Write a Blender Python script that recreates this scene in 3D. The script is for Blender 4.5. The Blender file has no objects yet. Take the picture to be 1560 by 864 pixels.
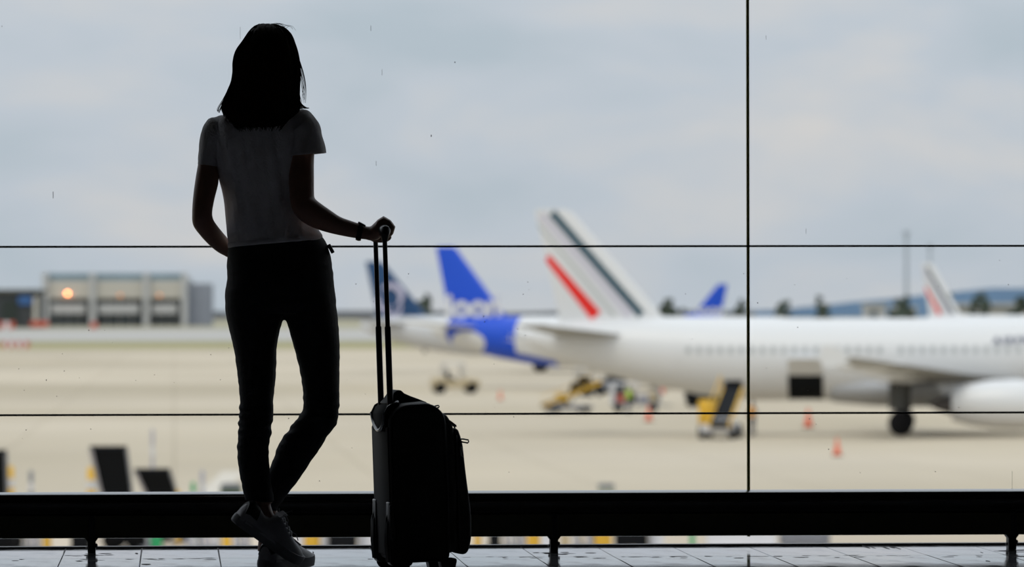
import bpy, bmesh, math, random
import numpy as np
from mathutils import Vector, Matrix, noise

random.seed(7)
sc = bpy.context.scene
COL = sc.collection
V = Vector

# ------------------------------------------------------------------ camera
F = 8667.0                      # focal length in pixels of the 1560 px wide frame (200 mm lens)
HOR = 478.0
CAM = V((0, 0, 0.78))
YAW, ROLL = math.radians(-3.4), 0.0017
PITCH = (HOR - 432.0) / F
fwd = V((-math.sin(YAW) * math.cos(PITCH), math.cos(YAW) * math.cos(PITCH), math.sin(PITCH)))
r0 = V((math.cos(YAW), math.sin(YAW), 0))
u0 = r0.cross(fwd)
rgt = (r0 * math.cos(ROLL) - u0 * math.sin(ROLL)).normalized()
upv = (u0 * math.cos(ROLL) + r0 * math.sin(ROLL)).normalized()
cam = bpy.data.cameras.new('camera'); camo = bpy.data.objects.new('camera', cam); COL.objects.link(camo)
camo.matrix_world = Matrix(((rgt.x, upv.x, -fwd.x, CAM.x), (rgt.y, upv.y, -fwd.y, CAM.y), (rgt.z, upv.z, -fwd.z, CAM.z), (0, 0, 0, 1)))
cam.lens = 36.0 * F / 1560.0; cam.sensor_width = 36.0; cam.sensor_fit = 'HORIZONTAL'
cam.clip_start = 0.1; cam.clip_end = 30000
cam.dof.use_dof = True; cam.dof.focus_distance = 17.33; cam.dof.aperture_fstop = 6.2
sc.camera = camo

# ------------------------------------------------------------------ sky, sun, exposure
SKY = 0.97
w = bpy.data.worlds.new('world'); sc.world = w; w.use_nodes = True
nt = w.node_tree; nt.nodes.clear()
def N(t, tree=None, **kw):
    n = (tree or nt).nodes.new(t)
    for k, v in kw.items(): setattr(n, k, v)
    return n
def L(a, b, tree=None): (tree or nt).links.new(a, b)
wo = N('ShaderNodeOutputWorld'); bg = N('ShaderNodeBackground'); tc = N('ShaderNodeTexCoord')
mp = N('ShaderNodeMapping'); mp.inputs['Scale'].default_value = (9, 9, 22)
n1 = N('ShaderNodeTexNoise'); n1.inputs['Scale'].default_value = 2.6; n1.inputs['Detail'].default_value = 4; n1.inputs['Roughness'].default_value = .48
n1.inputs['Distortion'].default_value = .3
cr = N('ShaderNodeValToRGB')
cr.color_ramp.elements[0].position = .33; cr.color_ramp.elements[0].color = (.46, .525, .59, 1)
cr.color_ramp.elements[1].position = .68; cr.color_ramp.elements[1].color = (.645, .632, .635, 1)
e = cr.color_ramp.elements.new(.5); e.color = (.53, .575, .64, 1)
sx = N('ShaderNodeSeparateXYZ')
mr = N('ShaderNodeMapRange'); mr.inputs[1].default_value = 0; mr.inputs[2].default_value = 1; mr.inputs[3].default_value = 1.0; mr.inputs[4].default_value = 2.3
mu = N('ShaderNodeVectorMath', operation='SCALE')
L(tc.outputs['Generated'], mp.inputs[0]); L(mp.outputs[0], n1.inputs['Vector']); n2 = N('ShaderNodeTexNoise'); n2.inputs['Scale'].default_value = .9; n2.inputs['Detail'].default_value = 2     # broad cloud banks
ad = N('ShaderNodeMath', operation='MULTIPLY_ADD'); ad.inputs[1].default_value = .55; a2 = N('ShaderNodeMath', operation='MULTIPLY_ADD'); a2.inputs[1].default_value = .72; a2.inputs[2].default_value = -.135
L(mp.outputs[0], n2.inputs['Vector']); L(n1.outputs['Fac'], a2.inputs[0]); L(n2.outputs['Fac'], ad.inputs[0]); L(a2.outputs[0], ad.inputs[2]); L(ad.outputs[0], cr.inputs[0])
L(tc.outputs['Generated'], sx.inputs[0]); L(sx.outputs[2], mr.inputs[0])
L(cr.outputs[0], mu.inputs[0]); L(mr.outputs[0], mu.inputs['Scale']); L(mu.outputs[0], bg.inputs[0])
bg.inputs[1].default_value = SKY
L(bg.outputs[0], wo.inputs[0])

sun = bpy.data.lights.new('sun', 'SUN'); sun.energy = 0.75; sun.angle = math.radians(25); sun.color = (1, .9, .74)
suno = bpy.data.objects.new('sun', sun); COL.objects.link(suno)
suno.rotation_euler = (math.radians(38), 0, math.radians(-30))      # high, from behind the building

vs = sc.view_settings; vs.view_transform = 'Standard'; vs.look = 'None'; vs.exposure = 0.0; vs.gamma = 1; vs.use_curve_mapping = False
sc.display_settings.display_device = 'sRGB'

# ------------------------------------------------------------------ geometry of the view -> places
APZ = -5.35                                   # apron level below the hall floor
def ray(px, py): return fwd + rgt * ((px - 780.0) / F) + upv * ((432.0 - py) / F)
def C(px, py, D): return CAM + ray(px, py) * D
def onY(px, py, Y):
    d = ray(px, py); return CAM + d * ((Y - CAM.y) / d.y)
def onZ(px, py, Z):
    d = ray(px, py); return CAM + d * ((Z - CAM.z) / d.z)
def apron(px, D):                             # point of the apron at column px and distance D
    p = C(px, 478, D); return V((p.x, p.y, APZ))

# ------------------------------------------------------------------ materials
MATS = {}
def mat(name, col, rough=.6, metal=0., spec=.5, var=0., vscale=8., bump=0., bscale=60., emit=None, coat=0., stretch=None, transl=0.):
    if name in MATS: return MATS[name]
    m = bpy.data.materials.new(name); m.use_nodes = True; t = m.node_tree
    b = t.nodes['Principled BSDF']
    b.inputs['Base Color'].default_value = (*col, 1); b.inputs['Roughness'].default_value = rough
    b.inputs['Metallic'].default_value = metal; b.inputs['Specular IOR Level'].default_value = spec
    b.inputs['Coat Weight'].default_value = coat
    co = N('ShaderNodeTexCoord', t)
    vec = co.outputs['Object']
    if stretch:
        mpp = N('ShaderNodeMapping', t); mpp.inputs['Scale'].default_value = stretch; L(vec, mpp.inputs[0], t); vec = mpp.outputs[0]
    if var:
        n = N('ShaderNodeTexNoise', t); n.inputs['Scale'].default_value = vscale; n.inputs['Detail'].default_value = 4
        L(vec, n.inputs['Vector'], t)
        r = N('ShaderNodeValToRGB', t)
        r.color_ramp.elements[0].position = .3; r.color_ramp.elements[1].position = .7
        r.color_ramp.elements[0].color = (*[c * (1 - var) for c in col], 1); r.color_ramp.elements[1].color = (*[min(1, c * (1 + var)) for c in col], 1)
        L(n.outputs['Fac'], r.inputs[0], t); L(r.outputs[0], b.inputs['Base Color'], t)
    if bump:
        n = N('ShaderNodeTexNoise', t); n.inputs['Scale'].default_value = bscale; n.inputs['Detail'].default_value = 3
        L(vec, n.inputs['Vector'], t)
        bp = N('ShaderNodeBump', t); bp.inputs['Strength'].default_value = bump; bp.inputs['Distance'].default_value = .01
        L(n.outputs['Fac'], bp.inputs['Height'], t); L(bp.outputs[0], b.inputs['Normal'], t)
    if emit:
        b.inputs['Emission Color'].default_value = (*emit[0], 1); b.inputs['Emission Strength'].default_value = emit[1]
    if transl:
        tr = N('ShaderNodeBsdfTranslucent', t); tr.inputs[0].default_value = (*col, 1)
        mx = N('ShaderNodeMixShader', t); mx.inputs[0].default_value = transl
        L(b.outputs[0], mx.inputs[1], t); L(tr.outputs[0], mx.inputs[2], t)
        L(mx.outputs[0], t.nodes['Material Output'].inputs[0], t)
    MATS[name] = m; return m

def livery(name, base, bands=(), discs=(), rough=.35):
    """Painted skin: straight bands (x0,z0,x1,z1,half0,half1,colour) and ovals (x,z,rx,rz,colour) in the aircraft's own x/z."""
    m = bpy.data.materials.new(name); m.use_nodes = True; t = m.node_tree
    b = t.nodes['Principled BSDF']; b.inputs['Roughness'].default_value = rough
    co = N('ShaderNodeTexCoord', t); s = N('ShaderNodeSeparateXYZ', t); L(co.outputs['Object'], s.inputs[0], t)
    X, Z = s.outputs[0], s.outputs[2]
    def M(op, a, bb=None, c=None):
        n = N('ShaderNodeMath', t, operation=op)
        for i, q in enumerate((a, bb, c)):
            if q is None: continue
            if isinstance(q, (int, float)): n.inputs[i].default_value = q
            else: L(q, n.inputs[i], t)
        return n.outputs[0]
    rgb = N('ShaderNodeRGB', t); rgb.outputs[0].default_value = (*base, 1); cur = rgb.outputs[0]
    def over(mask, colr):
        nonlocal cur
        mx = N('ShaderNodeMixRGB', t); mx.inputs[2].default_value = (*colr, 1)
        L(mask, mx.inputs[0], t); L(cur, mx.inputs[1], t); cur = mx.outputs[0]
    for (x0, z0, x1, z1, h0, h1, colr) in bands:
        dx, dz = x1 - x0, z1 - z0; ll = math.hypot(dx, dz); dx /= ll; dz /= ll
        al = M('MULTIPLY_ADD', X, dx, M('MULTIPLY_ADD', Z, dz, -(x0 * dx + z0 * dz)))
        pe = M('ABSOLUTE', M('MULTIPLY_ADD', X, -dz, M('MULTIPLY_ADD', Z, dx, x0 * dz - z0 * dx)))
        hw = M('MULTIPLY_ADD', al, (h1 - h0) / ll, h0)
        mk = M('MULTIPLY', M('MULTIPLY', M('GREATER_THAN', al, 0.0), M('LESS_THAN', al, ll)), M('LESS_THAN', pe, hw))
        over(mk, colr)
    for (x, z, rx, rz, colr) in discs:
        a = M('DIVIDE', M('SUBTRACT', X, x), rx); c = M('DIVIDE', M('SUBTRACT', Z, z), rz)
        over(M('LESS_THAN', M('ADD', M('MULTIPLY', a, a), M('MULTIPLY', c, c)), 1.0), colr)
    L(cur, b.inputs['Base Color'], t)
    return m

# ------------------------------------------------------------------ mesh helpers
class MB:
    def __init__(s): s.v = []; s.f = []
    def add(s, vs_, fs_):
        o = len(s.v); s.v += [V(p) for p in vs_]; s.f += [tuple(i + o for i in f) for f in fs_]; return s
    def box(s, x0, x1, y0, y1, z0, z1, M=None):
        p = [V((x, y, z)) for z in (z0, z1) for y in (y0, y1) for x in (x0, x1)]
        if M: p = [M @ q for q in p]
        return s.add(p, [(0, 2, 3, 1), (4, 5, 7, 6), (0, 1, 5, 4), (2, 6, 7, 3), (0, 4, 6, 2), (1, 3, 7, 5)])
    def rings(s, rs, cap=True, closed=False):
        n = len(rs[0]); o = len(s.v)
        for r in rs: s.v += [V(p) for p in r]
        m = len(rs)
        for i in range(m if closed else m - 1):
            a, b = o + i * n, o + ((i + 1) % m) * n
            for j in range(n): s.f.append((a + j, a + (j + 1) % n, b + (j + 1) % n, b + j))
        if cap and not closed:
            s.f.append(tuple(o + j for j in reversed(range(n)))); s.f.append(tuple(o + (m - 1) * n + j for j in range(n)))
        return s
    def tube(s, pts, rad, n=8, cap=True):
        pts = [V(p) for p in pts]; rs = []; ref = None
        for i, p in enumerate(pts):
            t = (pts[min(i + 1, len(pts) - 1)] - pts[max(i - 1, 0)]).normalized()
            if ref is None:
                ref = V((0, 0, 1)) if abs(t.z) < .9 else V((1, 0, 0))
            a = (ref - t * ref.dot(t)).normalized(); ref = a; b = t.cross(a)
            r = rad[i] if isinstance(rad, (list, tuple)) else rad
            rs.append([p + (a * math.cos(2 * math.pi * k / n) + b * math.sin(2 * math.pi * k / n)) * r for k in range(n)])
        return s.rings(rs, cap)
    def cyl(s, p0, p1, r, n=16): return s.tube([p0, p1], r, n)
    def prism(s, poly, h0, h1, axes=((1, 0, 0), (0, 0, 1), (0, 1, 0))):
        a, b, c = (V(q) for q in axes); n = len(poly)
        lo = [a * p[0] + b * p[1] + c * h0 for p in poly]; hi = [a * p[0] + b * p[1] + c * h1 for p in poly]
        return s.add(lo + hi, [tuple(reversed(range(n))), tuple(range(n, 2 * n))] + [(i, (i + 1) % n, n + (i + 1) % n, n + i) for i in range(n)])
    def ball(s, c, rx, ry, rz, n=12, m=8, M=None):
        c = V(c); rs = []
        for i in range(1, m):
            th = math.pi * i / m
            rs.append([V((math.cos(2 * math.pi * k / n) * math.sin(th) * rx, math.sin(2 * math.pi * k / n) * math.sin(th) * ry, math.cos(th) * rz)) for k in range(n)])
        if M: rs = [[M @ q for q in r] for r in rs]
        return s.rings([[c + q for q in r] for r in rs])

def finish(me, bev=0, seg=2, smooth=True, fixn=True):
    bm = bmesh.new(); bm.from_mesh(me)
    if fixn: bmesh.ops.recalc_face_normals(bm, faces=bm.faces)
    if bev:
        es = [e for e in bm.edges if len(e.link_faces) == 2 and e.calc_face_angle(0) > .6]
        bmesh.ops.bevel(bm, geom=es, offset=bev, segments=seg, affect='EDGES', profile=.5)
    bm.to_mesh(me); bm.free()
    if smooth:
        me.polygons.foreach_set('use_smooth', [True] * len(me.polygons))
        try: me.set_sharp_from_angle(angle=math.radians(40))
        except Exception: pass

def obj(name, mb, material, parent=None, base=None, bev=0, seg=2, smooth=True, label=None):
    if isinstance(mb, MB):
        me = bpy.data.meshes.new(name); me.from_pydata([tuple(p) for p in mb.v], [], mb.f); finish(me, bev, seg, smooth)
    else: me = mb; me.name = name
    if base is not None: me.transform(Matrix.Translation(-V(base)))
    me.materials.clear(); me.materials.append(material)
    o = bpy.data.objects.new(name, me); COL.objects.link(o)
    if parent: o.parent = parent
    if label: o['label'] = label
    return o

def tag(o, label, cat, group=None):
    o['label'] = label; o['category'] = cat
    if group: o['group'] = group
    return o
def struct(o, label=None):
    o['kind'] = 'structure'
    if label: o['label'] = label
    return o
def thing(name, loc, label, cat, rz=0., group=None):
    o = bpy.data.objects.new(name, None); COL.objects.link(o); o.empty_display_size = .1
    o.location = loc; o.rotation_euler = (0, 0, rz)
    return tag(o, label, cat, group)
def copy_tree(o, parent=None):
    c = o.copy(); COL.objects.link(c); c.parent = parent
    for ch in o.children: copy_tree(ch, c)
    return c

def nudge(me, disp):
    n = len(me.vertices); co = np.empty(n * 3, 'f'); no = np.empty(n * 3, 'f')
    me.vertices.foreach_get('co', co); me.vertex_normals.foreach_get('vector', no)
    co = co.reshape(-1, 3); no = no.reshape(-1, 3)
    k = np.array([disp(V(c)) for c in co.tolist()], 'f'); me.vertices.foreach_set('co', (co + no * k[:, None]).ravel()); me.update()

def fuse(mb, voxel, iters=4, factor=.5, disp=None):
    """One continuous skin from overlapping closed shapes."""
    me = bpy.data.meshes.new('tmp'); me.from_pydata([tuple(p) for p in mb.v], [], mb.f); finish(me, 0, 2, False)
    o = bpy.data.objects.new('tmp', me); COL.objects.link(o)
    r = o.modifiers.new('r', 'REMESH'); r.mode = 'VOXEL'; r.voxel_size = voxel; r.use_smooth_shade = True
    if iters:
        s = o.modifiers.new('s', 'SMOOTH'); s.iterations = iters; s.factor = factor
    dg = bpy.context.evaluated_depsgraph_get(); dg.update()
    out = bpy.data.meshes.new_from_object(o.evaluated_get(dg))
    bpy.data.objects.remove(o); bpy.data.meshes.remove(me)
    if disp:
        nudge(out, disp)
    out.polygons.foreach_set('use_smooth', [True] * len(out.polygons))
    return out

# ================================================================== THE HALL
p_gl = onZ(780, 832.6, 0); YG = p_gl.y                       # glass stands here
p_ra = onZ(780, 839.5, 0); YR = p_ra.y                     # the low rail's posts stand here
HX0, HX1, HY0, HCEIL = -11.0, 13.0, -7.0, 5.2
m_wall = mat('hall_wall', (.035, .033, .03), .8, var=.15, vscale=2)
m_ceil = mat('hall_ceiling', (.03, .03, .03), .85, var=.15, vscale=2)
m_grout = mat('grout', (.012, .012, .014), .6)
m_tile = mat('floor_tile', (.24, .24, .265), .13, spec=.7, var=.10, vscale=3, stretch=(1, .35, 1))

def tile_mat():
    m = MATS['floor_tile']; t = m.node_tree; b = t.nodes['Principled BSDF']
    co = N('ShaderNodeTexCoord', t); mp_ = N('ShaderNodeMapping', t); mp_.inputs['Scale'].default_value = (5, 1.6, 1)
    L(co.outputs['Object'], mp_.inputs[0], t)
    n = N('ShaderNodeTexNoise', t); n.inputs['Scale'].default_value = 2.2; n.inputs['Detail'].default_value = 6
    L(mp_.outputs[0], n.inputs['Vector'], t)
    r = N('ShaderNodeMapRange', t); r.inputs[1].default_value = .35; r.inputs[2].default_value = .75; r.inputs[3].default_value = .03; r.inputs[4].default_value = .12
    L(n.outputs['Fac'], r.inputs[0], t); L(r.outputs[0], b.inputs['Roughness'], t)
tile_mat()

fl = MB(); fl.box(HX0, HX1, HY0, YG + .12, -.30, -.006)
floor = struct(obj('floor', fl, m_grout), 'glossy grey tiled hall floor with dark joints')
# single tiles where the camera sees them, one joined field for the rest
TW, TD = .2527, .62
xj = onZ(794, 834, 0).x; yj = onZ(780, 848.8, 0).y
tm = MB(); tm.box(.0015, TW - .0015, .0015, TD - .0015, -.006, 0)
tme = bpy.data.meshes.new('tile'); tme.from_pydata([tuple(p) for p in tm.v], [], tm.f); finish(tme, .0012, 1, False); tme.materials.append(m_tile)
rest = MB(); nx0 = int((HX0 - xj) / TW) - 1
rows = [yj + k * TD for k in range(-42, 3)]
cnt = 0
for y in rows:
    if y < HY0 or y > YG: continue
    y1 = min(y + TD, YG + .1)
    for i in range(nx0, nx0 + 100):
        x = xj + i * TW
        if x < HX0 or x + TW > HX1: continue
        if y > yj - 2.5 * TD and -2.1 < x < 4.3 and y1 - y > TD - .01:
            o = bpy.data.objects.new('tile', tme); COL.objects.link(o); o.parent = floor; o.location = (x, y, 0); cnt += 1
        else:
            rest.box(x + .0015, x + TW - .0015, y + .0015, y1 - .0015, -.006, 0)
o = obj('tile_field', rest, m_tile, floor, smooth=False); o['kind'] = 'stuff'

struct(obj('ceiling', MB().box(HX0, HX1, HY0, YG + .3, HCEIL, HCEIL + .3), m_ceil))
struct(obj('wall_back', MB().box(HX0, HX1, HY0 - .3, HY0, -.3, HCEIL + .3), m_wall))
struct(obj('wall_left', MB().box(HX0 - .3, HX0, HY0 - .3, YG + .3, -.3, HCEIL + .3), m_wall))
struct(obj('wall_right', MB().box(HX1, HX1 + .3, HY0 - .3, YG + .3, -.3, HCEIL + .3), m_wall))

# ---- window wall: frameless panes with dark joints
mg = bpy.data.materials.new('window_glass'); mg.use_nodes = True; t = mg.node_tree; t.nodes.clear()
out = N('ShaderNodeOutputMaterial', t); tr = N('ShaderNodeBsdfTransparent', t); tr.inputs[0].default_value = (.985, .995, .99, 1)
gl = N('ShaderNodeBsdfGlossy', t); gl.inputs['Roughness'].default_value = .0; mx = N('ShaderNodeMixShader', t)
fr = N('ShaderNodeFresnel', t); fr.inputs[0].default_value = 1.2
L(fr.outputs[0], mx.inputs[0], t); L(tr.outputs[0], mx.inputs[1], t); L(gl.outputs[0], mx.inputs[2], t); L(mx.outputs[0], out.inputs[0], t)
MATS['window_glass'] = mg
m_joint = mat('joint_black', (.006, .012, .007), .5)
m_mull = mat('joint_olive', (.30, .28, .03), .5, spec=.3, transl=.10)
m_metal = mat('dark_frame', (.012, .012, .011), .4)
z1 = onY(780, 630.6, YG).z; z2 = onY(780, 375.4, YG).z
xm = onY(1139.8, 500, YG).x
PW = 3.05
win = bpy.data.objects.new('window_1', None); COL.objects.link(win); win.location = (xm, YG, 0); struct(win, 'wall of large glass panes looking over the apron')
xs = [xm + k * PW for k in range(-4, 5)]; xs = [x for x in xs if HX0 < x < HX1]; xs = [HX0] + xs + [HX1]
zs = [.03, z1, z2, z2 + 1.9, HCEIL]
for i in range(len(xs) - 1):
    for j in range(len(zs) - 1):
        obj('pane', MB().box(xs[i] + .004, xs[i + 1] - .004, YG - .006, YG + .006, zs[j] + .003, zs[j + 1] - .003), mg, win, (xm, YG, 0), smooth=False)
for z in zs[1:-1]:
    obj('horizontal_joint', MB().box(HX0, HX1, YG - .009, YG + .009, z - .0034, z + .0034), m_joint, win, (xm, YG, 0), smooth=False)
for x in xs[1:-1]:
    obj('vertical_joint', MB().box(x - .0046, x + .0046, YG - .008, YG + .008, .03, HCEIL), m_mull, win, (xm, YG, 0), smooth=False)
obj('bottom_channel', MB().box(HX0, HX1, YG - .03, YG + .03, 0, .0062), m_metal, win, (xm, YG, 0), smooth=False)
# specks and dried runs on the glass
sp = MB()
marks = [(81, 297, 10, 1.2), (366, 50, 18, .5), (565, 43, 8, .8), (582, 110, 9, .6), (657, 207, 3, 2), (573, 249, 7, .7), (1167, 57, 6, .6), (1228, 352, 8, .6), (1542, 733, 30, .5), (693, 95, 2, 2), (3, 40, 2, 1)]
for (px, py, h, ww) in marks:
    a = onY(px, py, YG - .007); s = 1 / 450.
    sp.box(a.x - ww * s * .35, a.x + ww * s * .35, a.y - .0005, a.y, a.z - h * s / 2, a.z + h * s / 2)
o = obj('dried_streaks', sp, mat('grime', (.1, .11, .12), .8), win, (xm, YG, 0), smooth=False); o['kind'] = 'stuff'
sp = MB()
for k in range(110):
    px = random.uniform(0, 1560); py = random.choice([random.uniform(380, 740), random.uniform(520, 740), random.uniform(420, 600)])
    a = onY(px, py, YG - .007); r = random.uniform(.0006, .0017)
    sp.ball(a, r, .0004, r * random.uniform(.8, 1.8), 6, 4)
o = obj('dust_specks', sp, mat('dust', (.75, .75, .75), .8), win, (xm, YG, 0), smooth=False); o['kind'] = 'stuff'

# ---- low guard rail along the glass
zt = CAM.z - (750.6 - HOR) / F * (YR - .1) ; zb = CAM.z - (817.0 - HOR) / F * YR
m_rail = mat('rail_dark_metal', (.014, .014, .014), .12, metal=0, spec=.6)
m_plate = mat('rail_olive_plate', (.085, .08, .04), .5, var=.1, vscale=1.2)
m_post = mat('rail_post', (.02, .02, .02), .45, var=.3, vscale=30)
rail = thing('guard_rail', (xm, YR, 0), 'low black metal guard rail on short posts along the glass wall', 'rail')
RX0, RX1 = HX0 + .05, HX1 - .05
base = (xm, YR, 0)
prof = [(-.10, zt - .012), (-.094, zt - .003), (-.08, zt), (.09, zt), (.095, zt - .006), (.095, zb + .02), (-.055, zt - .075), (-.075, zt - .072), (-.093, zt - .058), (-.10, zt - .04)]
bm_ = obj('beam', MB().prism(prof, RX0, RX1, ((0, 1, 0), (0, 0, 1), (1, 0, 0))), m_rail, rail); bm_.location = (-xm, 0, 0)
obj('trim_strip', MB().box(RX0, RX1, YR - .1035, YR - .10, zt - .0345, zt - .0315), mat('rail_trim', (.06, .05, .04), .4, metal=.6), rail, base, smooth=False)
obj('plate', MB().box(RX0, RX1, YR - .06, YR - .05, zb, zt - .066), m_plate, rail, base, smooth=False)
xp = onZ(140, 841.5, 0).x; xp2 = onZ(853, 839, 0).x; xp3 = onZ(1543, 837, 0).x
step = (xp3 - xp) / 2
for k in range(-5, 8):
    x = xp + k * step
    if x < RX0 or x > RX1: continue
    pb = (xm, YR, 0)
    o = obj('post', MB().box(x - .013, x + .013, YR - .03, YR + .03, .0, zb + .09), m_post, rail, pb, bev=.002)
    obj('front_strap', MB().box(x - .010, x + .010, YR - .066, YR - .058, zb - .004, zt - .066), m_rail, o, pb, smooth=False)
    for s_ in (-1, 1):
        g = MB().prism([(x + s_ * .012, zb), (x + s_ * .022, zb), (x + s_ * .019, zb - .005), (x + s_ * .012, zb - .014)][::s_], YR - .03, YR + .03)
        obj('bracket', g, m_post, o, pb, smooth=False)
    obj('bolt', MB().ball((x + .015, YR - .02, .024), .005, .01, .008, 8, 6), m_post, o, pb); obj('bolt', MB().ball((x - .015, YR, .016), .004, .01, .006, 8, 6), m_post, o, pb)

# scuffs and dirt on the floor along the joint; dark blots by the posts and scattered
m_scuff_blot = mat('scuff_blot', (.012, .012, .014), .75)
scf = MB()
def blot(px, py, rx, ry):
    p = onZ(px, py, 0); n = 9; pts = []
    kx = .78 * 1 / (py - HOR); ky = .78 * F / (py - HOR) ** 2
    for k in range(n):
        a = 2 * math.pi * k / n; q = random.uniform(.6, 1.1)
        pts.append((p.x + math.cos(a) * rx * kx * q, p.y + math.sin(a) * ry * ky * q, .0004 + random.random() * .0003))
    scf.add(pts, [tuple(range(n))])
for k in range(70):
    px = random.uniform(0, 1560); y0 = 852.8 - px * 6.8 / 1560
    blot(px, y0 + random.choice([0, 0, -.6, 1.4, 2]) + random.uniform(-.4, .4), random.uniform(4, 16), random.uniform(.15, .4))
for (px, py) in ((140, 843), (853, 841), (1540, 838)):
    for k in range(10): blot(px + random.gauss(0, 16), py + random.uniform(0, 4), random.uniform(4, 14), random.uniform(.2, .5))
for (px, py, rx, ry) in ((1320, 834, 3, 2.2), (1330, 834.5, 1.5, 1.5), (1350, 835, 3, 2.5), (1358, 834, 2.5, 2), (1366, 835, 2.5, 2.3), (208, 843.5, 3, 1), (46, 838, 1, .6), (1496, 842, 1.2, .8), (1505, 855, 4, .8), (477, 842, 1.5, 1.5), (222, 860, 9, 1), (120, 855, 6, .8)):
    blot(px, py, rx, ry)
o = obj('scuffs_and_blots', scf, m_scuff_blot, floor, smooth=False); o['kind'] = 'stuff'

# ================================================================== OUTSIDE: GROUND AND SKYLINE
def gquad(mb, D0, D1, w0=None, w1=None):
    h0 = w0 or D0 * .6 + 60; h1 = w1 or D1 * .6 + 60
    pts = []
    for D, h in ((D0, -h0), (D0, h0), (D1, h1), (D1, -h1)):
        p = CAM + V((-math.sin(YAW), math.cos(YAW), 0)) * D + r0 * h; pts.append((p.x, p.y, APZ))
    lo = [(x, y, z - 1) for x, y, z in pts]
    mb.add(pts + lo, [(0, 1, 2, 3), (7, 6, 5, 4), (0, 4, 5, 1), (1, 5, 6, 2), (2, 6, 7, 3), (3, 7, 4, 0)]); return mb
m_apron = mat('apron_concrete', (.535, .463, .350), .85, var=.09, vscale=.035, stretch=(1, .35, 1))
def apron_mat():
    t = m_apron.node_tree; b = t.nodes['Principled BSDF']; src = b.inputs['Base Color'].links[0].from_socket
    co = N('ShaderNodeTexCoord', t); br = N('ShaderNodeTexBrick', t); L(co.outputs['Object'], br.inputs['Vector'], t)
    br.inputs['Scale'].default_value = 1; br.inputs['Brick Width'].default_value = 7.5; br.inputs['Row Height'].default_value = 7.5; br.offset = 0
    br.inputs['Mortar Size'].default_value = .05
    br.inputs['Color1'].default_value = (1, 1, 1, 1); br.inputs['Color2'].default_value = (.95, .95, .95, 1); br.inputs['Mortar'].default_value = (.75, .73, .7, 1)
    m2 = N('ShaderNodeMixRGB', t, blend_type='MULTIPLY'); m2.inputs[0].default_value = 1
    n = N('ShaderNodeTexNoise', t); n.inputs['Scale'].default_value = .012; n.inputs['Detail'].default_value = 5; L(co.outputs['Object'], n.inputs['Vector'], t)
    r = N('ShaderNodeValToRGB', t); r.color_ramp.elements[0].position = .35; r.color_ramp.elements[0].color = (.86, .83, .76, 1); r.color_ramp.elements[1].position = .65; r.color_ramp.elements[1].color = (1.06, 1.05, 1.06, 1)
    m3 = N('ShaderNodeMixRGB', t, blend_type='MULTIPLY'); m3.inputs[0].default_value = 1
    L(n.outputs['Fac'], r.inputs[0], t)
    L(src, m2.inputs[1], t); L(br.outputs['Color'], m2.inputs[2], t); L(m2.outputs[0], m3.inputs[1], t); L(r.outputs[0], m3.inputs[2], t); L(m3.outputs[0], b.inputs['Base Color'], t)
apron_mat()
struct(obj('apron', gquad(MB(), 24, 1010, 120, 700), m_apron, smooth=False), 'pale beige concrete aircraft apron')
struct(obj('grass_strip', gquad(MB(), 1010, 1290), mat('dry_grass', (.30, .27, .12), .95, var=.15, vscale=.01), smooth=False), 'strip of dry grass beyond the apron')
struct(obj('taxiway', gquad(MB(), 1290, 2300), mat('taxiway_concrete', (.42, .40, .37), .9, var=.12, vscale=.004), smooth=False), 'far grey taxiway')
struct(obj('far_field', gquad(MB(), 2300, 9000), mat('far_ground', (.33, .30, .20), .95, var=.15, vscale=.003), smooth=False), 'flat far ground up to the skyline')
# painted lines on the apron
m_white = mat('paint_white', (.72, .72, .72), .7); m_yel = mat('paint_yellow', (.75, .50, .06), .7)
def painted(name, pxs, wid, m, label):
    mb = MB(); pts = [onZ(px, py, APZ + .003) for px, py in pxs]
    for a, b in zip(pts, pts[1:]):
        n = V((-(b - a).y, (b - a).x, 0)).normalized() * wid / 2
        mb.add([a - n, a + n, b + n, b - n], [(0, 1, 2, 3)])
    return struct(obj(name, mb, m, smooth=False), label)
painted('apron_line', [(318, 756), (356, 718)], .9, mat('paint_faded', (.60, .54, .45), .7), 'broad faded white painted guide line on the apron')
painted('apron_line', [(900, 719), (1600, 716)], .35, mat('paint_worn', (.56, .49, .36), .8), 'worn pale line across the apron')

# far hills, blue distance haze put into their colour
def ridge(name, D, x0, x1, ytop, col, label, seed):
    mb = MB(); n = 90; fr_ = []; ba = []
    random.seed(seed)
    for k in range(n + 1):
        px = x0 + (x1 - x0) * k / n; hy = ytop(px) + max(0, (px - 2600) / 1600) ** 2 * 34 + noise.noise(V((px * .012, seed, 0))) * 4
        top = C(px, hy, D); bot = V((top.x, top.y, APZ)); top2 = C(px, hy, D); back = CAM + (top - CAM) * 1.25; back.z = APZ
        fr_.append((bot, top, back))
    rs = [[p for p in q] for q in fr_]
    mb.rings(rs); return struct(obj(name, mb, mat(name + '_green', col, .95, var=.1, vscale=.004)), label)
ridge('hills', 8600, 930, 4200, lambda px: 476 - 34 * min(1, max(0, (px - 1180) / 330)) - 3, (.17, .28, .45), 'wooded hills painted haze-blue on the right of the skyline', 3)
ridge('treeline', 6500, -2600, 1150, lambda px: 474, (.16, .17, .19), 'dim grey treeline along the far skyline', 5)

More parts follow.
